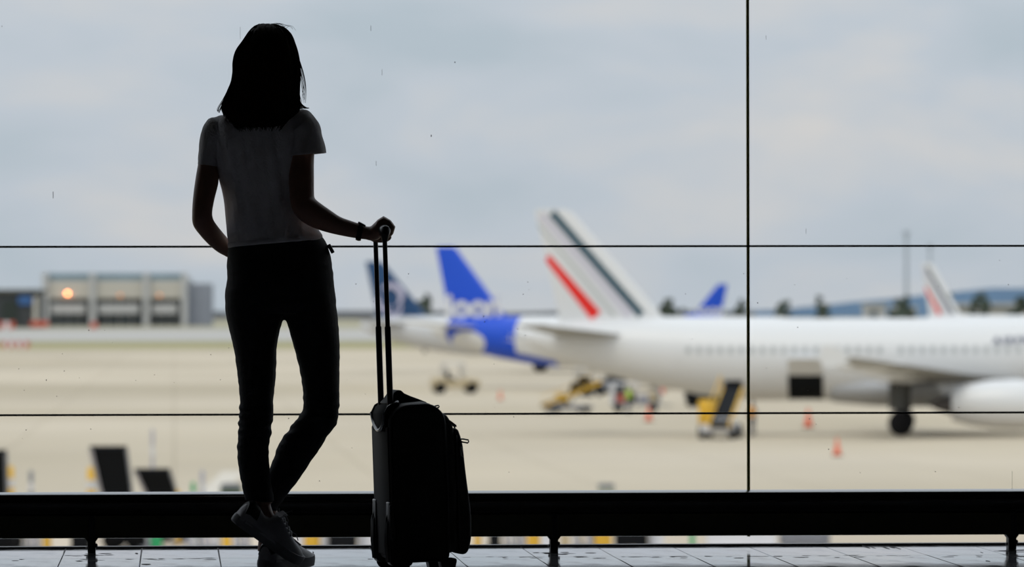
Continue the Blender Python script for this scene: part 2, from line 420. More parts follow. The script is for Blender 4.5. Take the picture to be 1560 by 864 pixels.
# trees between the parked aircraft
m_leaf = mat('tree_foliage', (.040, .055, .038), .9, var=.5, vscale=1.2); m_bark = mat('tree_bark', (.05, .04, .03), .9)
def tree(px, ytop, D, rad, label):
    b = apron(px, D); H = C(px, ytop, D).z - APZ
    t_ = thing('tree', b, label, 'tree', group='distant trees behind the aircraft')
    mb = MB(); rnd = random.Random(int(px))
    for k in range(26):
        a = rnd.uniform(0, 6.28); zz = rnd.uniform(.25, .97); rr = rad * math.sin(min(1, (1.02 - zz) * 1.9 + .15) * math.pi / 2) * rnd.uniform(.2, .8)
        q = rad * rnd.uniform(.28, .42) * (1 - .45 * max(0, zz - .6) / .4)
        M_ = Matrix.Rotation(rnd.uniform(0, 3), 3, 'Z')
        mb.ball((math.cos(a) * rr, math.sin(a) * rr, H * zz - q * .4), q, q, q * rnd.uniform(.8, 1.2), 8, 6, M_)
    obj('crown', fuse(mb, rad * .09, 1, .5, lambda c: rad * .09 * noise.noise(c * (4 / rad))), m_leaf, t_)
    obj('trunk', MB().tube([(0, 0, 0), (0, 0, H * .35), (.1, 0, H * .7)], [rad * .12, rad * .09, rad * .05], 8), m_bark, t_)
for (px, yt, D, rad, lb) in ((647, 446, 900, 2.2, 'dark tree right of the navy tail fin'), (1018, 451, 950, 2.3, 'low dark tree right of the tall striped tail fin'), (1042, 463, 1010, 1.3, 'smallest dark tree left of the small blue fin'),
        (1130, 452, 900, 2.0, 'dark tree beside the upright window joint right of the blue fin'), (1194, 455, 1000, 2.4, 'round dark tree, first one right of the upright window joint'), (1251, 450, 1000, 2.5, 'round dark tree, second one right of the upright window joint'),
        (1376, 444, 1000, 2.6, 'broad dark tree just left of the small striped fin'), (1447, 444, 1000, 1.9, 'dark tree just right of the small striped fin'), (1496, 443, 1000, 2.5, 'round dark tree second from the right edge'), (1553, 444, 1000, 2.4, 'dark tree cut by the right edge')):
    tree(px, yt, D, rad, lb)
# hedge seen between the fins
m_b1 = mat('pale_render', (.50, .50, .50), .8, var=.05, vscale=.1); m_b2 = mat('concrete_dark', (.055, .06, .065), .8, var=.2, vscale=.2)
m_b3 = mat('fascia_beige', (.55, .52, .46), .8, var=.05, vscale=.05); m_b4 = mat('teal_steel', (.17, .25, .29), .6, var=.15, vscale=.08); m_b5 = mat('bluegrey_wall', (.25, .27, .32), .8, var=.08, vscale=.05)
m_b6 = mat('grey_glazing', (.13, .16, .18), .35, var=.2, vscale=.2)

def face_box(D, x0, x1, ya, yb, dep, front=0.):
    """upright block seen between pixel columns x0..x1 and rows ya..yb, its face at distance D+front, dep deep"""
    a = C(x0, yb, D); s = D / F
    o_ = apron(x0, D + front); ww = (x1 - x0) * s; zt_ = C(x0, ya, D).z; zb_ = max(APZ, C(x0, yb, D).z)
    ax = r0; ay = V((-math.sin(YAW), math.cos(YAW), 0))
    pts = []
    for z in (zb_, zt_):
        for v_ in (0, dep):
            for u_ in (0, ww): q = o_ + ax * u_ + ay * v_; pts.append(V((q.x, q.y, z)))
    return pts
BF = [(0, 2, 3, 1), (4, 5, 7, 6), (0, 1, 5, 4), (2, 6, 7, 3), (0, 4, 6, 2), (1, 3, 7, 5)]
def fb(name, D, x0, x1, ya, yb, dep, m, parent, front=0.):
    return obj(name, MB().add(face_box(D, x0, x1, ya, yb, dep, front), BF), m, parent, parent.location, smooth=False)
D = 2950.
hg = thing('hangar', apron(66, D), 'long pale hangar building with four columns and a deep beige fascia', 'building')
fb('rear_wall', D, 66, 284, 424, 497, 60, m_b6, hg, 14)
for x in (64, 136, 218, 276): fb('column', D, x, x + 9, 416, 497, 10, m_b1, hg, -3)
for a, b in ((73, 136), (145, 218), (227, 276)):
    fb('fascia_panel', D, a, b, 429, 455, 8, m_b3, hg, 0)
    fb('roof_truss', D, a - 6, b, 417, 427, 30, m_b4, hg, 3)
    fb('lower_wall', D, a + 4, b - 6, 463, 478, 6, m_b1, hg, 1)
    fb('dark_door', D, a + 3, b - 3, 479, 497, 4, m_b6, hg, 9)
    n_ = 4
    for k in range(1, n_):
        xx = a + (b - a) * k / n_; fb('mullion', D, xx - .8, xx + .8, 456, 497, 3, m_b1, hg, 6)
fb('end_wing', D, 284, 318, 432, 497, 45, m_b5, hg, 4)
fb('roof_slab', D, 66, 284, 426.5, 429.5, 60, m_b1, hg, 0)
lamp = thing('floodlight', C(103, 447, D - 1.4), 'glowing orange floodlight on the hangar fascia', 'lamp')
obj('lens', MB().ball((0, 0, 0), .75, .5, .75, 14, 8), mat('lamp_orange', (1, .5, .2), .4, emit=((1, .31, .10), 15)), lamp)
obj('hood', MB().box(-.9, .9, .2, 1.6, .75, .95), m_b2, lamp)
for (px, e_) in ((183, 'amber_dim'), (243, 'amber_dim')):
    l2 = thing('floodlight', C(px, 450, D - 1.4), 'dim orange floodlight on the middle bay of the hangar' if px == 183 else 'dim orange floodlight on the right bay of the hangar', 'lamp')
    obj('lens', MB().ball((0, 0, 0), .75, .5, .75, 14, 8), mat(e_, (1, .5, .2), .4, emit=((1, .3, .08), 1.0)), l2); obj('hood', MB().box(-.9, .9, .2, 1.6, .75, .95), m_b2, l2)
dk = thing('depot', apron(-30, 2600.), 'dark low depot building at the left edge with a blue sign', 'building')
fb('wall', 2600., -60, 57, 446, 500, 40, m_b2, dk); fb('roof', 2600., -62, 59, 441, 446, 44, mat('depot_roof', (.10, .10, .08), .8), dk, -2)
fb('sign', 2600., 28, 49, 451, 464, 1, mat('sign_blue', (.04, .13, .35), .5), dk, -1.2); fb('side_post', 2600., 51, 57, 452, 494, 2, m_b3, dk, -2.5)
fb('garage_door', 2600., 4, 26, 458, 500, 1, mat('door_green_black', (.02, .03, .025), .7), dk, -1.2)
m_red = mat('barrier_red', (.55, .09, .05), .6); m_wh = mat('barrier_white', (.7, .7, .7), .6)
def barrier(x0, x1, ya, yb, D, n, label):
    b_ = thing('road_barrier', apron(x0, D), label, 'barrier', group='red and white barriers by the taxiway')
    for k in range(n): fb('red_block' if k % 2 == 0 else 'white_block', D, x0 + (x1 - x0) * k / n, x0 + (x1 - x0) * (k + 1) / n - .3, ya, yb, 2.5, m_red if k % 2 == 0 else m_wh, b_)
barrier(-2, 22, 490, 501, 2290., 3, 'red and white barrier blocks in front of the dark depot')
barrier(46, 74, 489, 498, 2380., 1, 'red barrier block at the left foot of the hangar')
barrier(3, 43, 520, 530, 985., 7, 'nearest red and white barrier row on the apron edge at far left')
barrier(138, 148, 491, 501, 2290., 1, 'small orange red block before the second hangar column')
ter = thing('terminal_pier', apron(1430, 3600.), 'long pale low terminal pier under the hills at far right', 'building')
fb('wall', 3600., 1432, 1700, 466, 492, 40, m_b3, ter); fb('roof', 3600., 1430, 1702, 462, 466, 44, m_b1, ter, -2); fb('window_band', 3600., 1440, 1690, 470, 474, 1, m_b6, ter, -.6)
sh = thing('cargo_shed', apron(1310, 3600.), 'small pale cargo shed left of the small striped fin', 'building')
fb('wall', 3600., 1318, 1350, 466, 492, 30, m_b1, sh); fb('roof', 3600., 1316, 1352, 463, 466, 34, m_b3, sh, -2); fb('dark_door', 3600., 1326, 1336, 474, 492, 1, m_b6, sh, -.6)
sh = thing('cargo_shed', apron(1365, 3600.), 'small white shed right below the tall light mast', 'building')
fb('wall', 3600., 1362, 1396, 470, 492, 30, m_b1, sh); fb('roof', 3600., 1360, 1398, 467, 470, 34, m_b3, sh, -2)
# light masts
for (px, yt, wd, lb) in ((1381, 352, 1.5, 'taller grey light mast above the fuselage at right'), (1417, 372, 1.1, 'shorter light mast behind the small striped fin')):
    Dm = 2200.; b_ = apron(px, Dm); H = C(px, yt, Dm).z - APZ
    m_ = thing('light_mast', b_, lb, 'mast')
    mm = mat('mast_grey', (.36, .40, .43), .6)
    obj('pole', MB().tube([(0, 0, 0), (0, 0, H)], [wd * .6, wd * .4], 8), mm, m_); obj('lamp_ring', MB().cyl((0, 0, H - 1.5), (0, 0, H), wd * .9, 10), mm, m_)

# ================================================================== AIRCRAFT
def sm(a, b, t): return a + (b - a) * t
FUS = [(.8, 4.96, .16, .16), (1.1, 4.93, .42, .45), (2.2, 4.78, .80, .86), (4, 4.58, 1.18, 1.28), (7, 4.22, 1.62, 1.72), (10, 3.95, 1.88, 1.95), (12.5, 3.8, 1.975, 2.07), (16, 3.8, 1.975, 2.07), (20, 3.8, 1.975, 2.07), (24, 3.8, 1.975, 2.07),
       (28, 3.8, 1.975, 2.07), (32.4, 3.8, 1.975, 2.07), (34, 3.74, 1.86, 1.97), (35.5, 3.6, 1.52, 1.62), (36.6, 3.42, 1.05, 1.12), (37.3, 3.25, .55, .58), (37.57, 3.18, .10, .10)]
def fus_at(t):
    for a, b in zip(FUS, FUS[1:]):
        if a[0] <= t <= b[0]:
            k = (t - a[0]) / (b[0] - a[0]); return [sm(a[i], b[i], k) for i in range(4)]
    return FUS[-1]
def skin_y(t, z):
    _, zc, rw, rh = fus_at(t); q = max(0, 1 - ((z - zc) / rh) ** 2); return rw * math.sqrt(q)
def airfoil(le, te, y, z, th, vertical=False, n=9):
    """closed section between leading edge x=le and trailing edge x=te"""
    up, lo = [], []
    for i in range(n + 1):
        c = .5 - .5 * math.cos(math.pi * i / n); x = sm(le, te, c)
        h = th * 2.6 * (.2969 * math.sqrt(c) - .126 * c - .3516 * c * c + .2843 * c ** 3 - .1015 * c ** 4) / .5 * .5
        up.append((x, h)); lo.append((x, -h))
    pts = up + lo[::-1][1:-1]
    return [V((x, h, z)) if vertical else V((x, y, z + h)) for x, h in pts]
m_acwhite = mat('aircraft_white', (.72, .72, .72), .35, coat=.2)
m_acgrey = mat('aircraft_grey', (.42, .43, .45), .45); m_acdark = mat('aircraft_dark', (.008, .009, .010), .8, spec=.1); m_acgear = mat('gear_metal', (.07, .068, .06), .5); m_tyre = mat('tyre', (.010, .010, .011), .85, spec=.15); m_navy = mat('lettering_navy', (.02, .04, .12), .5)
m_gwin = mat('cabin_window', (.12, .14, .17), .2); m_cabwin = mat('cabin_window_pale', (.36, .38, .38), .3)
BLUE = (.004, .075, .62); NAVY = (.006, .052, .15)
TEAL = (.004, .055, .085); RED = (.82, .015, .008)
m_fin_stripe = livery('fin_striped', (.72, .72, .72), [(2.2, 11.25, 6.75, 6.05, .20, .20, TEAL), (1.65, 11.15, 6.2, 6.0, .22, .26, (.60, .58, .64)), (1.45, 10.7, 5.4, 6.0, .07, .09, (.45, .47, .46)), (1.95, 9.0, 4.45, 6.0, .18, .32, RED)])
m_fin_blue = livery('fin_blue', BLUE)
m_fin_navy = livery('fin_navy', NAVY)
m_fus_white = livery('fuselage_white', (.72, .72, .72))
m_fus_blue = livery('fuselage_blue_tail', (.72, .72, .72), [(6.15, 9, 6.15, 1, 3.3, 3.5, BLUE), (7, 2.2, 13.0, 1.5, 1.15, .75, BLUE)], [(4.9, 3.75, 1.75, .95, (.72, .72, .72))])
m_fus_grey = livery('fuselage_silver', (.60, .61, .63))

def text_mesh(body, size, ext=.01, bold=.0, space=1.):
    cu = bpy.data.curves.new('txt', 'FONT'); cu.body = body; cu.size = size; cu.extrude = ext; cu.offset = bold; cu.space_character = space; cu.resolution_u = 3
    o = bpy.data.objects.new('txt', cu); COL.objects.link(o)
    dg = bpy.context.evaluated_depsgraph_get(); dg.update()
    me = bpy.data.meshes.new_from_object(o.evaluated_get(dg)); bpy.data.objects.remove(o); return me

def aircraft(pxtail, D, nose_to_cam, label, fus_m, fin_m, detail=False, emblem=None, wing_m=None):
    rz = YAW - math.radians(nose_to_cam)
    a = thing('airliner', apron(pxtail, D), label, 'aircraft', rz, 'airliners parked on the apron')
    wm = wing_m or m_acgrey; FT = 11.42 if detail else 11.7
    mb = MB(); n = 40 if detail else 24
    st = []
    for i in range(len(FUS) - 1):
        for k in range(3):
            t = sm(FUS[i][0], FUS[i + 1][0], k / 3); st.append(fus_at(t))
    st.append(FUS[-1])
    mb.rings([[V((t, math.cos(2 * math.pi * j / n) * rw, zc + math.sin(2 * math.pi * j / n) * rh)) for j in range(n)] for t, zc, rw, rh in st])
    fu = obj('fuselage', mb, fus_m, a)
    fin = obj('tail_fin', MB().rings([airfoil(9.4, 2.4, 0, 5.35, .55, True), airfoil(7.8, 2.55, 0, 6.0, .52, True), airfoil(3.25, 1.35, 0, FT - .16, .22, True), airfoil(2.9, 1.4, 0, FT, .10, True)]), fin_m, a)
    for s_ in (-1, 1):
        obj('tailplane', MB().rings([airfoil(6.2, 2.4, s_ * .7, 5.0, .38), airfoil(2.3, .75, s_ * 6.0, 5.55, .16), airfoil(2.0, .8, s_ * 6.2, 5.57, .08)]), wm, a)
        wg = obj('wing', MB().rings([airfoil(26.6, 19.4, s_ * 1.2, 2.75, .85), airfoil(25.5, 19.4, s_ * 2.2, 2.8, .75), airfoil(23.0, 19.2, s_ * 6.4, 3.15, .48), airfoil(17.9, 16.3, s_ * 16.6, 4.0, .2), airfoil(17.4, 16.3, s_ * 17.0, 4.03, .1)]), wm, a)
        if detail:
            obj('wingtip_fence', MB().prism([(17.6, 3.95), (16.9, 4.55), (16.3, 4.6), (16.1, 4.05), (16.3, 3.6), (16.9, 3.55)], s_ * 17.0 - .05, s_ * 17.0 + .05), m_acwhite, wg)
            for yy, t0 in ((4.0, 19.1), (8.2, 18.6), (11.8, 17.5)):
                zz = 2.65 + yy * .085
                obj('flap_fairing', MB().tube([(t0 + 2.6, s_ * yy, zz), (t0 + 1.2, s_ * yy, zz - .12), (t0 - .2, s_ * yy, zz - .05), (t0 - 1.2, s_ * yy, zz + .1)], [.08, .26, .24, .05], 10), m_acwhite, wg)
        ex = 5.75 * s_; ez = 1.62
        prof_ = [(22.4, .78), (23.2, 1.02), (24.4, 1.2), (25.6, 1.24), (26.5, 1.16), (26.85, 1.04), (26.8, .95)]
        nc = obj('engine', MB().rings([[V((t, ex + math.cos(2 * math.pi * j / 28) * r, ez + math.sin(2 * math.pi * j / 28) * r)) for j in range(28)] for t, r in prof_], cap=False), m_acwhite, a)
        obj('engine_core', MB().rings([[V((t, ex + math.cos(2 * math.pi * j / 20) * r, ez + math.sin(2 * math.pi * j / 20) * r)) for j in range(20)] for t, r in [(21.2, .05), (21.7, .3), (22.4, .52), (26.3, .95)]]), mat('engine_metal', (.10, .09, .085), .45, metal=.6), nc)
        obj('pylon', MB().prism([(21.6, 2.6), (25.6, 2.75), (26.2, 2.5), (24.5, 2.1), (22.2, 1.9)], ex - .14, ex + .14), m_acgrey, nc)
        gy = 3.8 * s_; gt = 19.87
        g = obj('main_gear', MB().cyl((gt, gy, .6), (gt + .1, gy * .97, 3.0), .15, 10).cyl((gt - .05, gy, 1.5), (gt + .1, gy * .6, 2.6), .09, 8), m_acgear, a)
        for dy in (-.33, .33): obj('wheel', MB().tube([(gt, gy + dy - .22, .64), (gt, gy + dy - .13, .64), (gt, gy + dy + .13, .64), (gt, gy + dy + .22, .64)], [.52, .64, .64, .52], 20), m_tyre, g)
        if detail: obj('gear_door', MB().box(gt - .6, gt + .5, gy - s_ * .32 - .03, gy - s_ * .32 + .03, 1.3, 2.7), m_acgear, g)
    ng = obj('nose_gear', MB().cyl((32.5, 0, .4), (32.5, 0, 2.2), .11, 10), m_acgrey, a)
    for dy in (-.25, .25): obj('wheel', MB().tube([(32.5, dy - .12, .38), (32.5, dy - .06, .38), (32.5, dy + .06, .38), (32.5, dy + .12, .38)], [.31, .38, .38, .31], 16), m_tyre, ng)
    bl = MB(); bl.rings([[V((t, math.cos(2 * math.pi * j / 20) * rw, 2.35 + math.sin(2 * math.pi * j / 20) * rh)) for j in range(20)] for t, rw, rh in [(15.2, .3, .1), (16.5, 1.5, .72), (18.5, 2.0, .9), (22, 2.1, .95), (26, 1.9, .85), (28.5, .6, .2)]])
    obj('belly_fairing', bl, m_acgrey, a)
    def curved(t0, t1, za, zb, off, s_=-1, nn=6):
        g = MB(); r_ = []
        for t in (t0, t1):
            inner = []; outer = []
            for k in range(nn + 1):
                z = sm(za, zb, k / nn); y = skin_y(t, z)
                outer.append(V((t, s_ * (y + off), z))); inner.append(V((t, s_ * (y - .05), z)))
            r_.append(outer + inner[::-1])
        return g.rings(r_)
    wn = MB()
    for s_ in (-1, 1):
        for k in range(46):
            t = 9.2 + k * .533
            if 18.9 < t < 19.6: continue
            z0_ = 4.28; g = curved(t - .11, t + .11, z0_ - .16, z0_ + .17, .012, s_, 2); wn.add(g.v, g.f)
    o = obj('cabin_windows', wn, m_cabwin, fu, smooth=False); o['kind'] = 'stuff'
    for s_ in (-1, 1):
        for t in (8.3, 33.6): obj('cabin_door', curved(t - .42, t + .42, 3.3, 5.15, .015, s_, 6), fus_m, fu)
    wsn = MB()
    for s_ in (-1, 1):
        g = curved(35.3, 36.2, 4.15, 4.6, .012, s_, 3); wsn.add(g.v, g.f)
    obj('cockpit_window', wsn, m_acdark, fu)
    if detail:
        # holds: black panels on the skin stand for their dark inside, door swung up
        ch = obj('cargo_dark_panel', curved(14.2, 15.95, 1.80, 3.02, .05, -1, 6), m_acdark, fu, label='black panel for the dark inside of the open cargo hold')
        y_ = skin_y(14.7, 3.05)
        obj('cargo_door', MB().box(14.2, 15.95, -.03, .03, 0, 1.25, Matrix.Translation((0, -y_ - .02, 3.05)) @ Matrix.Rotation(math.radians(48), 4, 'X')), m_acwhite, fu, label='white cargo door swung up')
        obj('bulk_dark_panel', curved(11.0, 11.9, 2.1, 2.75, .03, -1, 5), m_acdark, fu)
        me = text_mesh('AIRFRANCE', .60, .01, .014, 1.22)
        z_ = 4.56; y_ = skin_y(25, z_); tl = math.atan2((z_ + .2 - 3.8) / 2.07 ** 2, skin_y(25, z_ + .2) / 1.975 ** 2)
        me.transform(Matrix.Translation((24.45, -y_ - .035, z_)) @ Matrix.Rotation(math.pi / 2 - tl, 4, 'X'))
        obj('lettering', me, m_navy, fu)
    if emblem == 'letters':
        for s_ in (-1, 1):
            me = text_mesh('joon', 2.85, .02, .11)
            M_ = Matrix.Translation((2.45 if s_ < 0 else 7.2, s_ * .33, 5.8)) @ (Matrix.Rotation(math.pi, 4, 'Z') if s_ > 0 else Matrix.Identity(4)) @ Matrix.Rotation(math.pi / 2, 4, 'X')
            me.transform(M_); obj('lettering', me, m_wh, fin)
    if emblem == 'ribbon':
        for s_ in (-1, 1):
            g = MB()
            for (cx, cz, ra, a0, a1, wd) in ((4.0, 8.0, 1.15, -60, 150, .34), (3.4, 7.4, .75, 120, 330, .3), (4.2, 6.9, .9, 200, 380, .22)):
                ri, ro = [], []
                for k in range(17):
                    an = math.radians(sm(a0, a1, k / 16)); ww = wd * math.sin(math.pi * (k + 1) / 18)
                    for lst, q in ((ri, ra - ww), (ro, ra + ww)): lst.append((cx + math.cos(an) * q, cz + math.sin(an) * q))
                for k in range(16):
                    g.prism([ri[k], ro[k], ro[k + 1], ri[k + 1]], s_ * .30, s_ * .36)
            obj('ribbon_emblem', g, mat('emblem_lilac', (.50, .48, .62), .4), fin, smooth=False)
    return a

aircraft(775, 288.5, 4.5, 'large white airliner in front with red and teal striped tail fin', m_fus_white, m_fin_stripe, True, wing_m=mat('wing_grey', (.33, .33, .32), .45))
aircraft(643, 474, 27, 'white airliner with bright blue tail and bold white letters', m_fus_blue, m_fin_blue, emblem='letters', wing_m=m_acwhite)
aircraft(538, 602, 3, 'silver airliner with dark navy tail fin and pale ribbon emblem', m_fus_grey, m_fin_navy, emblem='ribbon')
aircraft(1119, 1083, 183, 'tiny far airliner with blue tail fin pointing the other way', m_fus_blue, m_fin_blue, emblem='letters')
aircraft(1392, 640, 52, 'far airliner with small red striped fin at right', m_fus_white, m_fin_stripe)

# ================================================================== GROUND EQUIPMENT
random.seed(11)
m_eqyel = mat('equipment_yellow', (.72, .42, .03), .55, var=.1, vscale=2); m_eqwhite = mat('equipment_white', (.62, .62, .64), .55, var=.06, vscale=2)
m_eqgrey = mat('equipment_grey', (.20, .21, .24), .6, var=.2, vscale=3); m_eqblack = mat('belt_black', (.008, .009, .011), .85, spec=.12); m_eqlilac = mat('galvanised', (.42, .41, .46), .45, metal=.3)
m_cone = mat('cone_orange', (.80, .13, .05), .6); m_green = mat('bin_green', (.02, .36, .13), .55); m_tan = mat('dusty_beige', (.50, .41, .26), .7)
def wheels(p, pts, r, wd=.18):
    for (x, y) in pts: obj('wheel', MB().tube([(x, y - wd, r), (x, y - wd * .5, r), (x, y + wd * .5, r), (x, y + wd, r)], [r * .8, r, r, r * .8], 14), m_tyre, p)
def beltloader(px, D, rz, label, up=3.0, cab=True, scale=1., col=None, frame=None):
    """apron belt loader; its boom climbs along +x"""
    col = col or m_eqyel
    a = thing('belt_loader', apron(px, D), label, 'belt loader', YAW + math.radians(rz), 'belt loaders on the apron'); a.scale = (scale,) * 3
    obj('chassis', MB().box(-2.6, 2.2, -.75, .75, .32, .72).box(-2.5, -1.2, -.78, .1, .72, 1.05), frame or m_eqwhite, a, bev=.04)
    if cab:
        c = obj('cab', MB().box(-1.1, .0, .28, 1.0, .7, 1.9), col, a, bev=.05); obj('windscreen', MB().box(-.02, .02, .34, .94, 1.25, 1.8), m_gwin, c)
    wheels(a, [(-1.9, -.72), (-1.9, .72), (1.5, -.72), (1.5, .72)], .36)
    an = math.atan2(up - .9, 6.4); Mx = Matrix.Translation((-3.2, -.25, .75)) @ Matrix.Rotation(-an, 4, 'Y'); Lb = 6.8
    b = obj('boom', MB().box(0, Lb, -.52, -.44, -.16, .10, Mx).box(0, Lb, .44, .52, -.16, .10, Mx), col, a)
    obj('belt', MB().box(.02, Lb - .02, -.43, .43, -.10, .05, Mx), m_eqblack, b)
    obj('guard_rail', MB().tube([Mx @ V((.4, .55, .1)), Mx @ V((.4, .55, .75)), Mx @ V((Lb - .4, .55, .75)), Mx @ V((Lb - .4, .55, .1))], .035, 6), col, b)
    tp = Mx @ V((Lb * .62, 0, -.15))
    obj('lift_strut', MB().cyl((-.3, -.25, .7), tp, .09, 8), m_eqgrey, a)
    obj('bumper', MB().box(Lb - .1, Lb + .22, -.5, .5, -.2, .12, Mx), m_eqblack, b, bev=.05)
    return a
# loaders working at the large white aircraft
beltloader(1098, 279, 82, 'yellow belt loader with black belt at the white aircraft, left of the upright joint', up=2.5)
beltloader(868, 352, 28, 'yellow belt loader with raised boom under the rear of the white aircraft', up=3.2, scale=.62, frame=m_eqgrey)

def tractor(px, D, rz, label, col, scale=1.):
    a = thing('baggage_tractor', apron(px, D), label, 'tractor', YAW + math.radians(rz), 'baggage tractors on the apron'); a.scale = (scale,) * 3
    obj('body', MB().prism([(-1.4, .35), (1.5, .35), (1.5, .85), (.5, .98), (.4, .8), (-.5, .8), (-.6, 1.0), (-1.4, .95)], -.65, .65), col, a, bev=.04)
    obj('canopy', MB().box(-.75, .55, -.62, .62, 1.82, 1.9), m_eqwhite, a, bev=.02)
    for x in (-.68, .48):
        for y in (-.56, .56): obj('canopy_post', MB().cyl((x, y, .85), (x, y, 1.84), .035, 6), m_eqgrey, a)
    obj('seat', MB().box(-.45, .0, -.45, .45, .8, 1.0).box(-.5, -.38, -.45, .45, .8, 1.4), m_eqblack, a, bev=.04)
    wheels(a, [(-.95, -.58), (-.95, .58), (1.0, -.58), (1.0, .58)], .35)
    return a
def cart(px, D, rz, label, col, scale=1., load=None):
    a = thing('baggage_cart', apron(px, D), label, 'cart', YAW + math.radians(rz), 'baggage carts on the apron'); a.scale = (scale,) * 3
    obj('deck', MB().box(-1.5, 1.5, -.75, .75, .42, .55), m_eqgrey, a, bev=.02)
    obj('roof', MB().box(-1.5, 1.5, -.78, .78, 1.72, 1.8), col, a, bev=.02)
    for x in (-1.45, 0, 1.45):
        for y in (-.72, .72): obj('post', MB().cyl((x, y, .5), (x, y, 1.74), .035, 6), col, a)
    obj('end_panel', MB().box(-1.5, -1.46, -.72, .72, .55, 1.7), col, a); obj('end_panel', MB().box(1.46, 1.5, -.72, .72, .55, 1.7), col, a)
    obj('tow_bar', MB().cyl((1.5, 0, .45), (2.3, 0, .35), .04, 6), m_eqgrey, a)
    wheels(a, [(-1.1, -.6), (-1.1, .6), (1.1, -.6), (1.1, .6)], .22, .1)
    if load:
        for k, (x, c_) in enumerate(((-1.0, m_red), (-.3, m_eqblack), (.5, m_eqlilac), (1.05, m_tan))):
            obj('suitcase_load', MB().box(x - .28, x + .28, -.4, .4, .56, 1.05 + .12 * (k % 2)), c_, a, bev=.05)
    return a
cart(968, 356, 8, 'white roofed baggage cart with loaded cases under the white fuselage', m_eqwhite, 1., True)
tractor(692, 438, 10, 'tan baggage tractor beyond the suitcase, alone on the apron', m_tan, 1.25)
tractor(893, 420, 70, 'dark tractor right behind the raised yellow boom', m_eqblack, 1.1)
tractor(932, 432, 80, 'dark tractor between the yellow boom and the white cart', m_eqgrey, 1.0)
gp = thing('ground_power_unit', apron(1076, 372), 'dark ground power unit on wheels left of the yellow belt loader', 'generator', YAW + .3)
obj('housing', MB().prism([(-1.3, .5), (1.4, .5), (1.4, 1.2), (.6, 1.6), (-1.3, 1.75)], -.7, .7), m_eqblack, gp, bev=.06); obj('vent_panel', MB().box(-1.0, .3, -.73, -.69, .8, 1.4), m_eqgrey, gp); wheels(gp, [(-.9, -.6), (-.9, .6), (.9, -.6), (.9, .6)], .3, .12)
obj('tow_bar', MB().cyl((1.4, 0, .5), (2.3, 0, .3), .05, 6), m_eqgrey, gp)

cone_src = None
def cone(px, D, h, label):
    global cone_src
    a = thing('traffic_cone', apron(px, D), label, 'cone', 0, 'orange safety cones on the apron'); a.scale = (h / .75,) * 3
    if cone_src is None:
        b = MB().tube([(0, 0, .04), (0, 0, .40), (0, 0, .75)], [.17, .10, .035], 14); f_ = MB().box(-.22, .22, -.22, .22, 0, .045); s_ = MB().tube([(0, 0, .38), (0, 0, .52)], [.108, .083], 14)
        cone_src = [obj('cone_body', b, m_cone, a), obj('cone_foot', f_, m_eqblack, a, bev=.01), obj('cone_stripe', s_, mat('cone_pale', (.80, .30, .20), .6), a)]
    else:
        for q in cone_src:
            c = q.copy(); COL.objects.link(c); c.parent = a
cone(1275, 244, .78, 'nearest orange cone on open apron right of the upright joint')
cone(1231, 304, 1.05, 'orange cone straight below the black cargo hold panel'); cone(988, 323, .9, 'orange cone right in front of the white baggage cart'); cone(1008, 432, 1.0, 'farthest pale orange cone under the white fuselage')
cone(762, 405, .7, 'lone faint orange cone between tan tractor and yellow boom')

def worker(px, D, label, col, face):
    """ground worker: one skin, dark trousers, bright vest"""
    b = apron(px, D); a = thing('person', b, label, 'person', YAW + face)
    mb = MB(); T = lambda pts, r: mb.tube(pts, r, 12)
    for s_ in (-1, 1):
        T([(s_ * .10, 0, .92), (s_ * .10, .01, .5), (s_ * .10, 0, .09)], [.085, .062, .045]); mb.box(s_ * .10 - .045, s_ * .10 + .045, -.06, .19, 0, .09)
        T([(s_ * .17, 0, 1.42), (s_ * .24, 0, 1.15), (s_ * .22, .16, .95)], [.055, .045, .035]); mb.ball((s_ * .215, .20, .92), .035, .055, .03, 8, 6)
    T([(0, 0, .86), (0, 0, 1.05), (0, 0, 1.25), (0, 0, 1.43), (0, 0, 1.52)], [.15, .14, .16, .15, .06]); T([(0, 0, 1.45), (0, 0, 1.6)], [.055, .05])
    mb.ball((0, .01, 1.66), .075, .095, .115, 12, 10); mb.ball((0, .11, 1.65), .014, .02, .02, 6, 5)
    obj('body', fuse(mb, .02, 2), mat('worker_clothes', (.05, .055, .09), .8), a)
    obj('vest', MB().tube([(0, 0, .9), (0, 0, 1.1), (0, 0, 1.3), (0, 0, 1.46)], [.175, .165, .185, .15], 16), col, a)
    obj('cap', MB().ball((0, 0, 1.71), .085, .10, .085, 12, 8), m_eqblack, a)
m_vest = mat('vest_yellow', (.45, .62, .06), .7)
worker(957, 350, 'ground worker in yellow vest standing by the white baggage cart', m_vest, .6)
worker(1146, 286, 'ground worker in orange vest beside the belt loader at the upright joint', mat('vest_orange', (.8, .35, .03), .7), 2.4)

